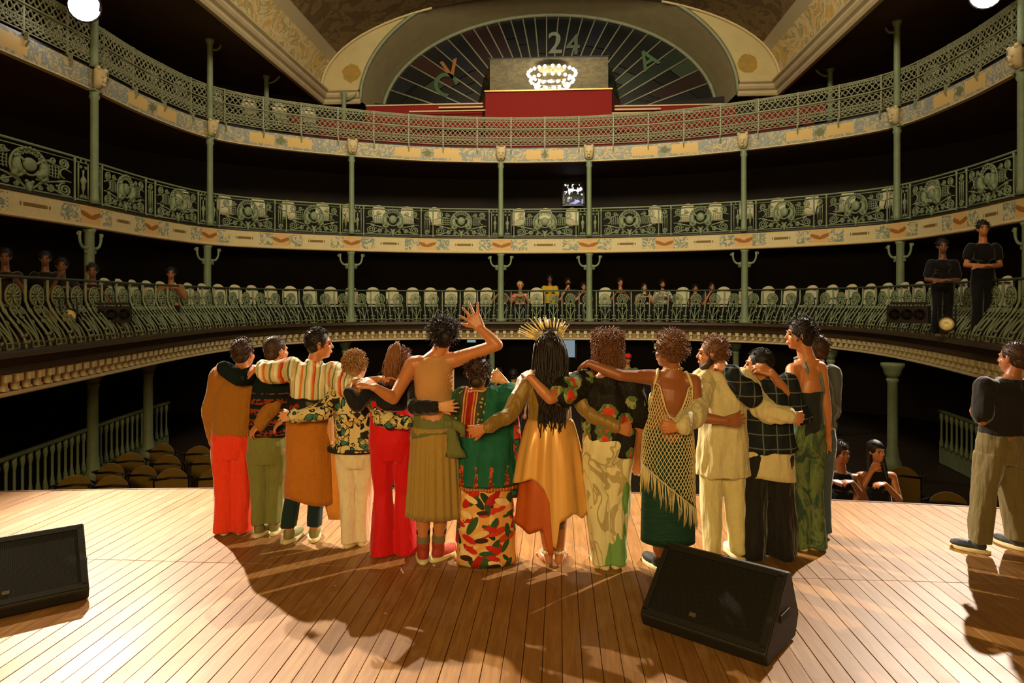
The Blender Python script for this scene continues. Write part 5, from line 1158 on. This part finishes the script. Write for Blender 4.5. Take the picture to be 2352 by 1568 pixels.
# crochet dress: a real diamond net wrapped on the body
def net(s, name, mat, off=.022, nz=46, na=42, r=.0034):
    rings = [q for q in s.torso_rings(off, False)]; rings = rings[2:-1]; hs_ = []
    H0 = s.hip; lo = []
    for z in (.44, .56, .70, .84): lo.append((Vector((H0.x, H0.y, z)), s.bs*(.197-.02*(z-.44)), s.bf*(.155-.01*(z-.44))))
    R = lo+rings; Zs = [q[0].z for q in R]
    def S(a, z):
        i = 0
        while i < len(Zs)-2 and z > Zs[i+1]: i += 1
        t = (z-Zs[i])/(Zs[i+1]-Zs[i]); t = min(1, max(0, t)); c = R[i][0].lerp(R[i+1][0], t); return c+R[i][1].lerp(R[i+1][1], t)*cos(a)+R[i][2].lerp(R[i+1][2], t)*sin(a)
    def bottom(a): return .52+.0*a+.17*(-cos(a)*.5-.5)*-1 if False else .60-.16*cos(a)*(1 if sin(a) < 0 else .6)
    def topz(a):
        b = -sin(a)
        x = cos(a)
        if b > 0: return Zs[-1]-.04-.20*max(0, 1-(x/.62)**2) + (.10*max(0, abs(x)-.45)) - (.22*max(0, abs(x)-.80)/.2)
        return Zs[-1]-.10-.15*max(0, abs(x)-.8)/.2
    mb = MB(); dz = .024
    for sgn in (-1, 1):
        for j in range(na):
            run = []; 
            for i in range(nz+8):
                z = .40+i*dz; a = 2*pi*(j+sgn*i*.5)/na
                if bottom(a) <= z <= topz(a): run.append(S(a, z)+s.bs*.0015*sin(i*5+j))
                else:
                    if len(run) > 1: mb.tube(run, r, 4)
                    run = []
            if len(run) > 1: mb.tube(run, r, 4)
    for fn, rr_ in ((bottom, .005), (topz, .0065)): mb.tube([S(2*pi*k/90, fn(2*pi*k/90)) for k in range(90)], rr_, 5, closed=True)
    sh = s.sR+s.bs*-.03; 
    for s_, q in ((-1, s.sL), (1, s.sR)):
        b0 = S(-pi/2+s_*.95, topz(-pi/2+s_*.95)); top_ = q.lerp(s.neck, .38)+UP*.058; fr = top_+s.bf*.08-UP*.10; mb.tube(bez([b0, b0.lerp(top_, .5)-s.bf*.035, top_-s.bf*.03, top_+s.bf*.02, fr], 8), .011, 5)
    o = mb.build(name, mat, s.root, True, s.base)
    fb = MB(); rg = random.Random(2)
    for k in range(92):
        a = 2*pi*k/92; q = S(a, bottom(a)); L = rg.uniform(.13, .19); dx = rg.gauss(0, .012)
        for j in range(2): fb.tube([q, q+s.bs*(dx*.5+.004*j)-UP*L*.5+s.bf*rg.gauss(0, .006), q+s.bs*(dx+.006*j)-UP*L*(1-.1*j)], [.0042, .0032, .002], 4)
    fb.build('fringe', mat, o, True, s.base)
net(p, 'crochet_dress', plain('cream_yarn', (218, 198, 142), .8, 0, .12, 60))
p.shoes(plain('black_sneaker', (34, 32, 30), .7))
# K
p = Body('bearded person with short curly hair in a cream tunic and cream trousers, face turned left', 5.13, (1634, 812), (1648, 850), (1614, 874), (1708, 874), (1660, 1010), ((1636,), (1692, .0)), hw=.165, yaw=-74, skin='tan', armL=[(1600, 950, -.26), (1558, 980, -.44), (1508, 984, -.46)], armR=[(1752, 942, -.12), (1812, 956, -.22), (1842, 958, -.22)], ww=.15)
p.body(handL=dict(n=FWD, curl=50, ts=1), handR=dict(n=FWD, curl=40)); p.eyes(); p.curls(HM['brown'], 1.14, 420, .003, .010, .036, seed=20, name='curly_hair')
m = MB(); h = p.hs; m.ell(p.Hc+p.hf*.045-UP*.088, (p.hs_*.05, p.hf*.045, p.hu*.04), 12, 8); m.ell(p.Hc+p.hf*.01-UP*.06, (p.hs_*.064, p.hf*.05, p.hu*.035), 12, 8); [m.chain([p.Hc+p.hs_*q*.070+p.hf*.012-UP*.02, p.Hc+p.hs_*q*.062+p.hf*.02-UP*.07, p.Hc+p.hs_*q*.03+p.hf*.06-UP*.105], [.014, .022, .026], 8) for q in (-1, 1)]; m.rc(p.Hc+p.hs_*.02+p.hf*.092-UP*.046, .007, p.Hc-p.hs_*.02+p.hf*.092-UP*.046, .007, 6); m.build('beard', HM['dark'], p.root, True, p.base)
CRM = cloth('cream_linen', (206, 192, 142), .8, .8)
p.shirt('tunic', CRM.m, .026, hem=.62, hemw=.19, rr=(.076, .066, .048), wr=.013, cut=(.9, .9), collar=True); p.trousers('trousers', cloth('pale_cream_trousers', (214, 200, 144), .8, .7).m, w=(.092, .08, .066), ankle=.05, wr=.01); p.shoes(plain('white_trainer', (216, 206, 186)))
# L
p = Body('person with short cropped hair, dark plaid jacket and wide black trousers', 5.15, (1742, 838), (1760, 868), (1712, 884), (1806, 884), (1764, 1010), ((1722,), (1792, .0)), hw=.17, yaw=-66, skin='tan', hs=.98, armL=[(1728, 912, -.20), (1672, 850, -.2), (1632, 826, -.1)], armR=[(1824, 940, .0), (1850, 960, .1), (1860, 965, .16)], ww=.16)
p.body(handL=dict(n=FWD-UP*.5, curl=38)); p.eyes(); p.shorthair(HM['black'], 1.03, 800, .012, .0024); p.shirt('jacket', c_plaid(), .028, hem=.80, hemw=.20, rr=(.074, .066, .048), wr=.011, collar=True, cut=(.9, .95))
p.skirt('shirt_hem', CRM.m, .86, lambda a: .60-.03*cos(a)-.04*max(0, -cos(a)-.5), .185, .205, pleat=.015, pn=7, depth=.72, m=6)
p.trousers('trousers', cloth('wide_black_trousers', (30, 27, 24), .75, .7).m, w=(.115, .115, .12), ankle=.01, wr=.012); p.shoes(BLK.m)
# M
p = Body('tall person with a dark bob, grey-green open-back halter top and green patterned trousers', 5.34, (1836, 768), (1852, 818), (1822, 850), (1882, 846), (1846, 985), ((1832,), (1858, .0)), hw=.155, yaw=-82, bodyyaw=-25, skin='tan', armL=[(1818, 920, -.18), (1772, 856, -.34), (1738, 842, -.30)], armR=[(1896, 930, .0), (1900, 1000, .1), (1895, 1030, .1)], ww=.13)
p.body(handL=dict(n=FWD-UP*.7, curl=35)); p.eyes(); p.shorthair(HM['black'], 1.10, 500, .05, .003, nape=.095, up=-.3)
crop(p, 'halter_top', cloth('grey_green_top', (66, 80, 74), .7).m, 1.17, off=.010, sl=(0, 0), wr=.004, top=True) if False else None
p.shirt('waistcoat', cloth('dark_bodice', (28, 28, 26), .7).m, .013, hem=.98, hemw=.155, sl=(0, 0), wr=.004, top=False) if False else None
m = MB(); R_ = p.torso_rings(.014, False); R_ = R_[1:6]; m.loft(R_, 20); bake(m, 'halter_top', cloth('dark_bodice', (34, 40, 38), .7).m, p.root, .0095, p.base, 3, .5, .004)
for s_ in (-1, 1): 
    q = p.sL.lerp(p.sR, .5+.30*s_); q = q-UP*.18; q2 = p.neck+p.bs*.05*s_+UP*.01; MB().tube(bez([q-p.bf*.09, q2-p.bf*.09-UP*.06, q2-p.bf*.0+UP*.01, q2+p.bf*.07-UP*.03], 8), .012, 6).build('strap', plain('grey_strap', (96, 112, 104)), p.root, True, p.base)
p.trousers('trousers', patt_trousers(), top=1.10, w=(.10, .088, .10), ankle=.02, wr=.01); p.shoes(plain('dark_boot', (40, 36, 30)))
# N
p = Body('person in grey denim, mostly hidden beyond the tall person with the bob', 5.62, (1872, 804), (1876, 838), (1826, 862), (1908, 860), (1872, 1000), ((1850,), (1880, .0)), hw=.15, yaw=-40, skin='fair', armL=[(1800, 925, .0), (1790, 900, .1), (1785, 890, .1)], armR=[(1912, 945, .0), (1888, 925, -.12), (1870, 915, -.14)], ww=.14)
p.body(); p.shorthair(HM['dark'], 1.06, 300, .02); p.shirt('jacket', cloth('grey_denim', (74, 80, 80), .7, .8).m, .022, hem=.90, hemw=.17, rr=(.066, .06, .045), wr=.01); p.trousers('jeans', cloth('blue_grey_jeans', (70, 86, 96)).m, w=(.09, .08, .08), ankle=.04); p.shoes(BLK.m)
# right man
p = Body('person standing apart at the right edge in a dark tee and khaki trousers', 5.27, (2326, 822), (2324, 862), (2262, 888), (2376, 890), (2302, 1010), ((2240, -.03), (2330, .05)), hw=.17, yaw=-24, bodyyaw=-8, skin='brown', armL=[(2256, 966, -.06), (2238, 952, .10), (2232, 934, .16)], armR=[(2392, 965, .04), (2400, 1040, .1), (2402, 1070, .12)], ww=.165, footyaw=(-40, -10))
p.body(handL=dict(n=RGT, curl=40)); p.shorthair(HM['dark'], 1.03, 500, .012, .0024); p.shirt('t_shirt', cloth('dark_tee', (26, 22, 22), .8).m, .02, hem=.90, hemw=.18, sl=(.8, .8), rr=(.066, .062, .06)); p.trousers('trousers', cloth('khaki_trousers', (104, 92, 58), .8, .8).m, w=(.11, .095, .08), ankle=.08, wr=.012); p.shoes(plain('dark_trainer', (44, 46, 52)))
# ================================================================== FLOOR MONITORS
M_CAB = plain('cabinet_black', (26, 25, 20), .55, 0, .2, 20, .3, 200); M_CAB2 = plain('cabinet_edge', (30, 28, 22), .5)
g = G('speaker_grille', .45, .4, .5); x, y, z = g.sep(g.co()); hol = g.ma('GREATER_THAN', g.ma('MULTIPLY', g.ma('ABSOLUTE', g.ma('SINE', g.ma('MULTIPLY', x, 330))), g.ma('ABSOLUTE', g.ma('SINE', g.ma('MULTIPLY', z, 430)))), .35)
g.col(g.mix(hol, sr((46, 44, 34)), sr((12, 12, 10)))); g.bump(hol, -.5, .002); M_GRILLE = g.m
def wedge(loc, ang, label):
    t = empty('floor_monitor', loc, ang, label, 'speaker', 'stage floor monitors'); W = .37
    prof = [(0, .012), (-.03, .085), (.30, .42), (.37, .40), (.50, .13), (.44, .012)]
    m = MB(); n = len(prof)
    for s_ in (-1, 1): m.v += [(s_*W, a, b) for a, b in prof]
    m.f += [tuple(range(n)), tuple(range(2*n-1, n-1, -1))]
    for i in range(n): j = (i+1) % n; m.f.append((i, n+i, n+j, j))
    o = m.build('cabinet', M_CAB, t, False); b = o.modifiers.new('bevel', 'BEVEL'); b.width = .012; b.segments = 2
    a0 = Vector((0, -.03, .085)); a1 = Vector((0, .30, .42)); up_ = (a1-a0).normalized(); nr = Vector((0, -up_.z, up_.y)); L = (a1-a0).length
    R = Matrix((Vector((1, 0, 0)), nr, up_)).transposed(); c = (a0+a1)/2
    for (dx, dz_, hx, hz) in ((0, L/2-.028, W-.01, .016), (0, -L/2+.028, W-.01, .016), (-W+.025, 0, .016, L/2-.03), (W-.025, 0, .016, L/2-.03)):
        MB().box(c+Vector((dx, 0, 0))+up_*dz_+nr*.004, (hx, .009, hz), R).build('grille_frame', M_CAB2, t, False)
    m = MB(); m.box(c+nr*.001, (W-.04, .004, L/2-.042), R); m.build('grille', M_GRILLE, t, False)
    MB().box(c+Vector((.0-.06, 0, 0))-up_*(L/2-.085)+nr*.010, (.019, .004, .011), R).build('badge', plain('badge_metal', (128, 120, 98), .35, .7), t, False)
    for s_ in (-1, 1):
        h_ = MB(); h_.box((s_*(W+.004), .25, .2), (.004, .07, .02)); h_.build('handle_recess', plain('recess', (10, 10, 9), .6), t, False)
    for s_ in (-1, 1):
        for y_ in (.05, .4): MB().lathe([(.018, 0), (.018, .014)], (s_*.3, y_, 0), 10).build('rubber_foot', M_CAB, t, False)
    return t
def gpos(lat, d): return CAM*1+RGT*lat+FWD*d-UP*CH
ca = gpos((.785+1.315)/2+.0, (4.05+3.5)/2+.02); wedge((ca.x, ca.y, 0), atan2(-.53, .56)+TH+radians(3), 'black wedge floor monitor standing on the stage boards at the right, behind the sneakers')
cb = gpos(-2.72-.29, 4.385-.225); wedge((cb.x, cb.y, 0), atan2(.61, .79)+TH, 'black wedge floor monitor at the left edge of the stage boards')

# ================================================================== CHAIRS
def make_chair(label, group, M_COVER=M_COVER):
    t = empty('bentwood_chair', (0, 0, 0), 0, label, 'chair', group)   # faces -Y
    MB().loft([(Vector((0, 0, z)), Vector((.22, 0, 0))*q, Vector((0, .22, 0))*q) for z, q in ((.43, .96), (.445, 1), (.47, 1), (.485, .95))], 16).build('seat', M_COVER, t)
    m = MB(); n = 16; pr = [(-.19, .52)]+[(-.195, .85)]+[(.195*cos(pi-pi*i/n)*1.0, .86+.16*sin(pi*i/n)) for i in range(n+1)]+[(.19, .52)]
    k = len(pr)
    for y0 in (.17, .20):
        for x, z in pr: m.v.append((x, y0+(z-.5)*.12-abs(x)*.12, z))
    m.f += [tuple(range(k)), tuple(range(2*k-1, k-1, -1))]+[(i, i+k, (i+1) % k+k, (i+1) % k) for i in range(k)]
    m.build('backrest', M_COVER, t, False)
    m = MB(); m.tube([(.255*cos(a)*1.0, .22-.0*a+.10*sin(a)-.03, .955-.05*abs(cos(a))) for a in [pi*i/14 for i in range(15)]], .016, 5); m.build('back_rail', M_BLACK, t)
    m = MB()
    for z in (.90,): m.tube([(-.2, .165, z), (0, .19, z+.01), (.2, .165, z)], .016, 5)
    m.build('back_band', M_BLACK, t)
    for s_ in (-1, 1):
        MB().tube([(s_*.2, .2, 0), (s_*.2, .2, .45), (s_*.215, .24, .92)], .016, 5).build('leg', M_BLACK, t); MB().tube([(s_*.2, -.17, 0), (s_*.19, -.16, .44)], .016, 5).build('leg', M_BLACK, t)
        MB().tube([(s_*.21, .2, .66), (s_*.26, .0, .68), (s_*.24, -.15, .64), (s_*.2, -.16, .45)], .014, 5).build('armrest', M_BLACK, t)
    return t
M_COVER_DIM = cloth('chair_cover_dim', (112, 90, 34), .8, .3).m  # same chair cover, darkened and yellowed to imitate low light
c0 = make_chair('cream-covered bentwood chair behind the palmette railing of the lowest balcony', 'cream chairs on the lowest balcony'); kids(c0); first = True
SEATS = [(1152, 650), (1195, 655), (1263, 642), (1305, 648), (1341, 655), (1425, 645), (1480, 655), (1522, 648), (1597, 658), (1635, 655)]
def place_chair(x, y, z, rz, label=None, group=None, s=1):
    global first
    if first: o = c0; first = False
    else: o = copy_tree(c0)
    o.location = (x, y, z); o.rotation_euler = (0, 0, rz)
    if label: o['label'] = label; o['group'] = group
    return o
def px_of(v):
    q = v-CAM; d = q.dot(FWD); return 1176+q.dot(RGT)/d*FP
ORD = ['first', 'second', 'third', 'fourth', 'fifth', 'sixth', 'seventh', 'eighth', 'ninth', 'tenth', 'eleventh', 'twelfth', 'thirteenth', 'fourteenth', 'fifteenth', 'sixteenth', 'seventeenth', 'eighteenth', 'nineteenth', 'twentieth', 'twenty-first', 'twenty-second', 'twenty-third', 'twenty-fourth', 'twenty-fifth', 'twenty-sixth', 'twenty-seventh', 'twenty-eighth', 'twenty-ninth', 'thirtieth']
cnt = 0; CNT = {}
def olab(px, what):
    k = (what, px < 1251); CNT.setdefault(k, []).append(px); return k
LATER = []
d0 = CL.near(-6.9, 12.0); d1 = CL.near(6.9, 12.0); N_ = int((d1-d0)/.5)
for i in range(N_+1):
    dd_ = d0+(d1-d0)*i/N_; p, T, N = CL.at(dd_, .82); px = px_of(p)
    if any(abs(px-a) < 15 for a, b in SEATS): continue
    LATER.append((place_chair(p.x, p.y, 1.33, atan2(T.y, T.x)+random.uniform(-.12, .12)), px, 'behind the palmette railing', 'cream chairs on the lowest balcony'))
d0 = CU.near(-8.3, 16.45); d1 = CU.near(8.3, 16.45); N_ = int((d1-d0)/.78)
for i in range(N_+1):
    p, T, N = CU.at(d0+(d1-d0)*i/N_, .8); 
    if abs(i % 5-2) == 2 and abs(p.x) < 3: continue
    LATER.append((place_chair(p.x, p.y, 3.78, atan2(T.y, T.x)+random.uniform(-.3, .3)), px_of(p), 'behind the medallion railing', 'cream chairs on the middle balcony'))
for s_, rng_ in ((-1, (370, 620)), (1, (1900, 2010))):
    d0 = CU.near(s_*8.6, 12.6); d1 = CU.near(s_*6.3, 18.3); n = 10
    for i in range(n):
        p, T, N = CU.at(d0+(d1-d0)*i/(n-1), .55)
        if s_ > 0 and i not in (3, 4, 5): continue
        LATER.append((place_chair(p.x, p.y, 6.43, atan2(T.y, T.x)), px_of(p), 'behind the gallery lattice', 'cream chairs in the uppermost gallery'))
for wh in sorted(set(q[2] for q in LATER)):
    for left in (True, False):
        L_ = sorted([q for q in LATER if q[2] == wh and (q[1] < 1251) == left], key=lambda q: abs(q[1]-1251))
        for i, q in enumerate(L_): q[0]['label'] = 'cream chair %s, %s to the %s of the central axis' % (wh, ORD[i], 'left' if left else 'right'); q[0]['group'] = q[3]
FLZ = -1.3
c0 = make_chair('', 'empty chairs in the stalls', M_COVER_DIM); kids(c0); first = True
rowpx = [(352, 1024), (288, 1046), (366, 1052), (230, 1072), (305, 1078), (388, 1084), (160, 1100), (242, 1102), (440, 1030), (455, 1052), (474, 1086), (2085, 1080), (2185, 1140), (1700, 1010), (1770, 1040)]
for px, py in rowpx:
    d = FP*(CH-(FLZ+1.03))/(py-HY); v = pt(px, py, d); place_chair(v.x, v.y, FLZ, random.uniform(-.3, .3)*1-radians(10)*(1 if px < 1176 else -1)*-1, 'shade-toned stalls chair, %s%s row, %s' % ('left of the mustard jacket' if px < 500 else 'right of the line', ', top' if py < 1030 else ', middle' if py < 1075 else ', lowest', ORD[rowpx.index((px, py))]), 'empty chairs in the stalls')

# ================================================================== LAMPS
def par(pos, tgt, label, lens, r=.16, grp=None, st=None, L=.34):
    d_ = (Vector(tgt)-Vector(pos)).normalized(); t = empty('stage_lamp', pos, 0, label, 'lamp', grp); R = d_.to_track_quat('Z', 'Y').to_matrix()
    def tf(mb): mb.v = [tuple(R @ Vector(v)) for v in mb.v]; return mb
    tf(MB().lathe([(r*.35, -L), (r*.7, -L*.95), (r*.85, -L*.4), (r*1.05, -.02), (r*1.08, .03), (r*1.0, .03), (r*.98, -.01)], n=20)).build('housing', M_BLACK, t)
    tf(MB().lathe([(.001, -.005), (r*.6, .005), (r*.97, -.005)], n=20)).build('lens', lens, t)
    m = MB(); m.tube([(-r*1.1, 0, -.1), (-r*1.15, 0, .25), (r*1.15, 0, .25), (r*1.1, 0, -.1)], .014, 5); m.build('yoke', M_BLACK, t)
    return t
LEN_ON = emit('lamp_lit', (1, .96, .88), 28); LEN_OFF = plain('lamp_lens_reflecting', (232, 214, 150), .25, 0, .2, 30)  # unlit lens: its cream colour stands for light reflected in the glass
def lampstand(pos, label, tgt):
    t = par(pos, tgt, label, LEN_ON, .26, 'lit spotlights on the gallery', L=.4)
    z0 = 7.3-pos[2]; return t
lampstand(LAMP_L+(LAMP_L-Vector((-.6, 4.9, .6))).normalized()*.08, 'lit spotlight on the gallery railing at the top left corner', (-.6, 4.9, .6))
lampstand(LAMP_R+(LAMP_R-Vector((1, 5.2, .6))).normalized()*.08, 'lit spotlight on the gallery railing at the top right corner', (1, 5.2, .6))
for px, py, d, lab in ((118, 726, 9.55, 'round unlit lamp with cream-reflecting lens on the left balcony front, outer one of a pair'), (158, 726, 9.75, 'round unlit lamp with cream-reflecting lens on the left balcony front, inner one of a pair'), (2174, 744, 9.75, 'round unlit lamp with cream-reflecting lens on the right balcony front')):
    q = pt(px, py, d); par(q, CAM, lab, LEN_OFF, .11, 'unlit lamps on the balcony front')
for px0, px1, py, d, lab in ((205, 300, 722, 10.6, 'black lighting box hung on the left balcony front'), (2040, 2135, 722, 10.6, 'black lighting box hung on the right balcony front')):
    a, b = pt(px0, py, d), pt(px1, py, d-.4 if px0 > 1000 else d+.4); t = empty('lighting_box', (a+b)/2, atan2((b-a).y, (b-a).x), lab, 'lamp')
    L = (b-a).length/2; MB().box((0, 0, 0), (L, .08, .13)).build('housing', M_BLACK, t, False); MB().box((0, 0, .17), (L*.9, .02, .02)).build('bracket', M_BLACK, t, False)
    for k in (-1, 0, 1): MB().lathe([(.001, 0), (.085, .0)], n=12).build('lens', plain('dark_lens', (30, 30, 28), .2), t).rotation_euler = (pi/2, 0, 0); list(C.objects)[-1].location = (k*L*.6, -.085, 0)

# ================================================================== SIDE BOXES AT STALLS LEVEL
for s_, lab in ((-1, 'left'), (1, 'right')):
    t = empty('box_parapet', (s_*8, 11, FLZ), label='dim green slatted parapet of the stalls boxes on the %s side' % lab, cat='parapet', group='stalls box parapets')
    da, db = (CL.near(-6.1, 7.5), CL.near(-7.05, 14.2)) if s_ < 0 else (CL.near(7.05, 14.2), CL.near(6.1, 7.5))
    m = MB(); m.tube([CL.at(da+(db-da)*i/30, .9)[0]+Vector((-s_*8, -11, 1.05)) for i in range(31)], .04, 5); m.build('top_rail', M_GREEN, t)
    o = CL.sweep('lower_panel', [(.9, FLZ+.02), (.9, FLZ+.35)], M_GREEN, t, d0=da, d1=db); o.matrix_parent_inverse = Matrix.Translation((-s_*8, -11, -FLZ))
    sm_ = MB().lathe([(.03, .33), (.045, .4), (.02, .55), (.02, .85), (.04, .95), (.03, 1.04)], n=7).mesh('slat', M_GREEN); n = 36
    for i in range(n):
        p, T, N = CL.at(da+(db-da)*(i+.5)/n, .9); link('slat', sm_, t, loc=(p.x-s_*8, p.y-11, 0))

# ================================================================== AUDIENCE
SHC = {}
def tee(c):
    if c not in SHC: SHC[c] = cloth('audience_cloth_%d' % len(SHC), c).m
    return SHC[c]
def watcher(px, py, d, label, hair='black', skin='tan', top=(30, 28, 28), pose='lean', floor=1.33, yaw=180, seat=True, mask=None, long=False, group=None, topmat=None, sleeves=.7, arm_z=None, vox=.015, beard=False, collar=False):
    u = FP/d; f = lambda dx, dz_, dd=0: (px+dx*FP/(d+dd)*1.0, HY+(py-HY-dz_*u)*d/(d+dd), dd)
    hz = CH-(py-HY)/u; hipz = floor+.50 if seat else floor+.93
    zz = lambda z: z-hz
    shz = max(-.30, zz(hipz)+.42) if seat else -.30
    sh = -.29
    if arm_z is None: arm_z = -.30
    P_ = dict(lean=([f(-.27, sh-.22, -.10), f(-.10, arm_z, -.30), f(.02, arm_z, -.33)], [f(.27, sh-.22, -.10), f(.12, arm_z, -.32), f(0, arm_z+.01, -.35)]),
              chin=([f(-.22, sh-.10, -.25), f(-.05, -.17, -.17), f(.02, -.12, -.15)], [f(.22, sh-.10, -.25), f(.05, -.17, -.18), f(-.02, -.12, -.16)]),
              one=([f(-.24, sh-.24, -.12), f(-.05, -.19, -.15), f(.0, -.10, -.14)], [f(.26, sh-.24, -.08), f(.10, arm_z-.05, -.3), f(0, arm_z-.05, -.32)]),
              down=([f(-.26, sh-.28, 0), f(-.24, sh-.50, -.12), f(-.24, sh-.58, -.16)], [f(.26, sh-.28, 0), f(.24, sh-.50, -.12), f(.24, sh-.58, -.16)]),
              cross=([f(-.26, sh-.26, 0), f(.02, sh-.28, -.22), f(.1, sh-.26, -.22)], [f(.26, sh-.26, 0), f(-.02, sh-.30, -.2), f(-.1, sh-.3, -.18)]))[pose]
    hipdz = zz(hipz)
    p = Body(label, d, f(0, 0), f(0, -.20, .02), f(-.18, sh, .02), f(.18, sh, .02), f(0, hipdz, .10), [(f(-.1, 0)[0], -.30 if seat else 0), (f(.1, 0)[0], -.30 if seat else 0)], hw=.16, yaw=yaw, bodyyaw=180, skin=skin, armL=P_[0], armR=P_[1], ww=.14, footyaw=(12, -12), dz=floor, group=group, vox=vox)
    p.k = .95
    p.body(dec=.6); p.eyes()
    if long: 
        m = MB(); p.cap(m, 1.1, nape=.10); m.chain([p.Hc+FWD*.05-UP*.03, p.Hc+FWD*.05-UP*.2, p.Hc+FWD*.04-UP*.32], [.075, .07, .045]); [m.chain([p.Hc+FWD*.02+RGT*.07*q, p.Hc+RGT*.085*q-UP*.15, p.Hc+RGT*.09*q-UP*.3-FWD*.06], [.03, .03, .02]) for q in (-1, 1)]
        bake(m, 'hair', HM[hair], p.root, .012, p.base, 2, .5, .004)
    else:
        p.shorthair(HM[hair], 1.07, 160, .03, .004)
    p.shirt('top', topmat or tee(top), .016, hem=p.hip.z-.12, hemw=.17, sl=(sleeves, sleeves), rr=(.07, .062, .05), vox=.016, dec=.6, wr=.006, collar=collar)
    p.trousers('trousers', tee((18, 18, 20)), w=(.1, .08, .07), ankle=.06, vox=.018, dec=.6)
    if mask: m = MB(); m.ell(p.Hc+p.hf*.055-UP*.045, (p.hs_*.058, p.hf*.062, UP*.052), 12, 8); m.build('face_mask', plain('mask_%s' % label[:8], mask, .8), p.root, True, p.base)
    if beard: m = MB(); m.ell(p.Hc+p.hf*.045-UP*.085, (p.hs_*.052, p.hf*.045, UP*.045), 12, 8); m.build('beard', HM['black'], p.root, True, p.base)
    return p
BW = c_blobs('black_white_print', (206, 200, 180), [(206, 200, 180), (26, 26, 26), (206, 200, 180)], 14, .4); RW = c_blobs('pink_white_print', (196, 140, 120), [(176, 30, 30), (214, 190, 170)], 12, .4)
Bd = 20.55
watcher(1152, 652, Bd, 'person with a white face mask behind the balcony rail, left of the centre column', mask=(216, 208, 190), top=(28, 28, 30), yaw=176)
watcher(1195, 656, Bd, 'blond person in a pink and white shirt leaning on the balcony rail', hair='blond', skin='tan', topmat=RW, yaw=172)
watcher(1263, 640, Bd+.9, 'person in a yellow shirt standing dim behind the balcony rail', skin='dimmed', top=(206, 168, 40), pose='down', seat=False, floor=1.33-.28)
watcher(1305, 648, Bd+.2, 'person with a black face mask on the balcony above the golden crown', mask=(20, 20, 20), top=(40, 32, 36), pose='one')
watcher(1341, 658, Bd, 'dark-haired person resting chin on joined hands behind the balcony rail', pose='chin', top=(28, 26, 26), sleeves=.5)
watcher(1425, 648, Bd, 'person in a black shirt at the balcony rail, right of the centre column', top=(20, 20, 20), sleeves=.8, yaw=170)
watcher(1480, 658, Bd, 'smiling person with long hair and bare shoulders behind the balcony rail', long=True, top=(30, 22, 20), sleeves=0, skin='fair')
watcher(1522, 652, Bd, 'bearded person in a black and white printed shirt behind the balcony rail', topmat=BW, beard=True, hair='black')
watcher(1597, 662, Bd-.1, 'person in a dark tee resting chin on one hand behind the rail', pose='one', top=(26, 24, 26))
watcher(1635, 657, Bd-.2, 'long-haired person in a maroon top at the right of the balcony watchers', long=True, top=(80, 26, 28), pose='one', sleeves=.5)
watcher(393, 628, 13.9, 'person in a tan top leaning over the left balcony rail, rightmost of the left watchers', top=(130, 94, 44), skin='brown', pose='lean', yaw=160)
watcher(212, 622, 11.2, 'person stretching arms along the left balcony rail below the iron column bracket', top=(50, 26, 20), skin='dimmed', yaw=150)  # dim side-balcony light is put into the skin and top colours
watcher(142, 610, 10.9, 'dim person behind the left balcony rail, second from the left edge', top=(34, 24, 22), skin='dimmed', pose='one', yaw=150)
watcher(104, 594, 11.4, 'dim taller person behind the left balcony rail above the paired lamps', top=(38, 22, 18), skin='dimmed', pose='cross', yaw=150, seat=False, floor=.95)
watcher(12, 590, 10.2, 'dim person at the far left end of the left balcony rail', top=(50, 24, 20), skin='dimmed', pose='lean', yaw=150)
watcher(2165, 565, 11.2, 'dim person standing behind the right balcony rail, left of two', top=(22, 20, 20), skin='dimmed', pose='cross', yaw=200, seat=False, floor=1.33)
watcher(2258, 525, 10.3, 'person in black with folded bare arms standing behind the right balcony rail', top=(18, 18, 18), pose='cross', sleeves=.5, yaw=200, seat=False, floor=1.33)
watcher(1932, 1040, 7.65, 'person in a dark sleeveless top leaning on the stage edge, left of two', skin='brown', top=(18, 18, 18), sleeves=0, seat=False, floor=FLZ, yaw=165, vox=.010, arm_z=-.24)
watcher(2012, 1036, 7.75, 'long-haired person with chin on hand at the stage edge, right of two', skin='tan', top=(24, 20, 22), sleeves=0, long=True, pose='one', seat=False, floor=FLZ, yaw=165, vox=.010, arm_z=-.24)
watcher(1146, 858, 15.5, 'person in the dark stalls with tan skin, left of the head beside the olive sleeve', top=(30, 28, 28), pose='one', seat=False, floor=FLZ, yaw=150)
watcher(1180, 862, 14.6, 'dark round head in the stalls just left of the olive-sleeved arm', top=(24, 24, 24), pose='down', seat=False, floor=FLZ, yaw=20)
q = watcher(1442, 824, 16.5, 'person in a red cap and green tee in the stalls behind the big curls', top=(74, 104, 70), pose='down', seat=False, floor=FLZ)
m = MB(); m.ell(q.Hc+UP*.06, (RGT*.095, FWD*.105, UP*.075), 14, 8); m.ell(q.Hc+UP*.045+q.hf*.12, (RGT*.07, FWD*.07, UP*.012), 12, 6); m.build('red_cap', plain('cap_red', (190, 26, 20), .7), q.root, True, q.base)
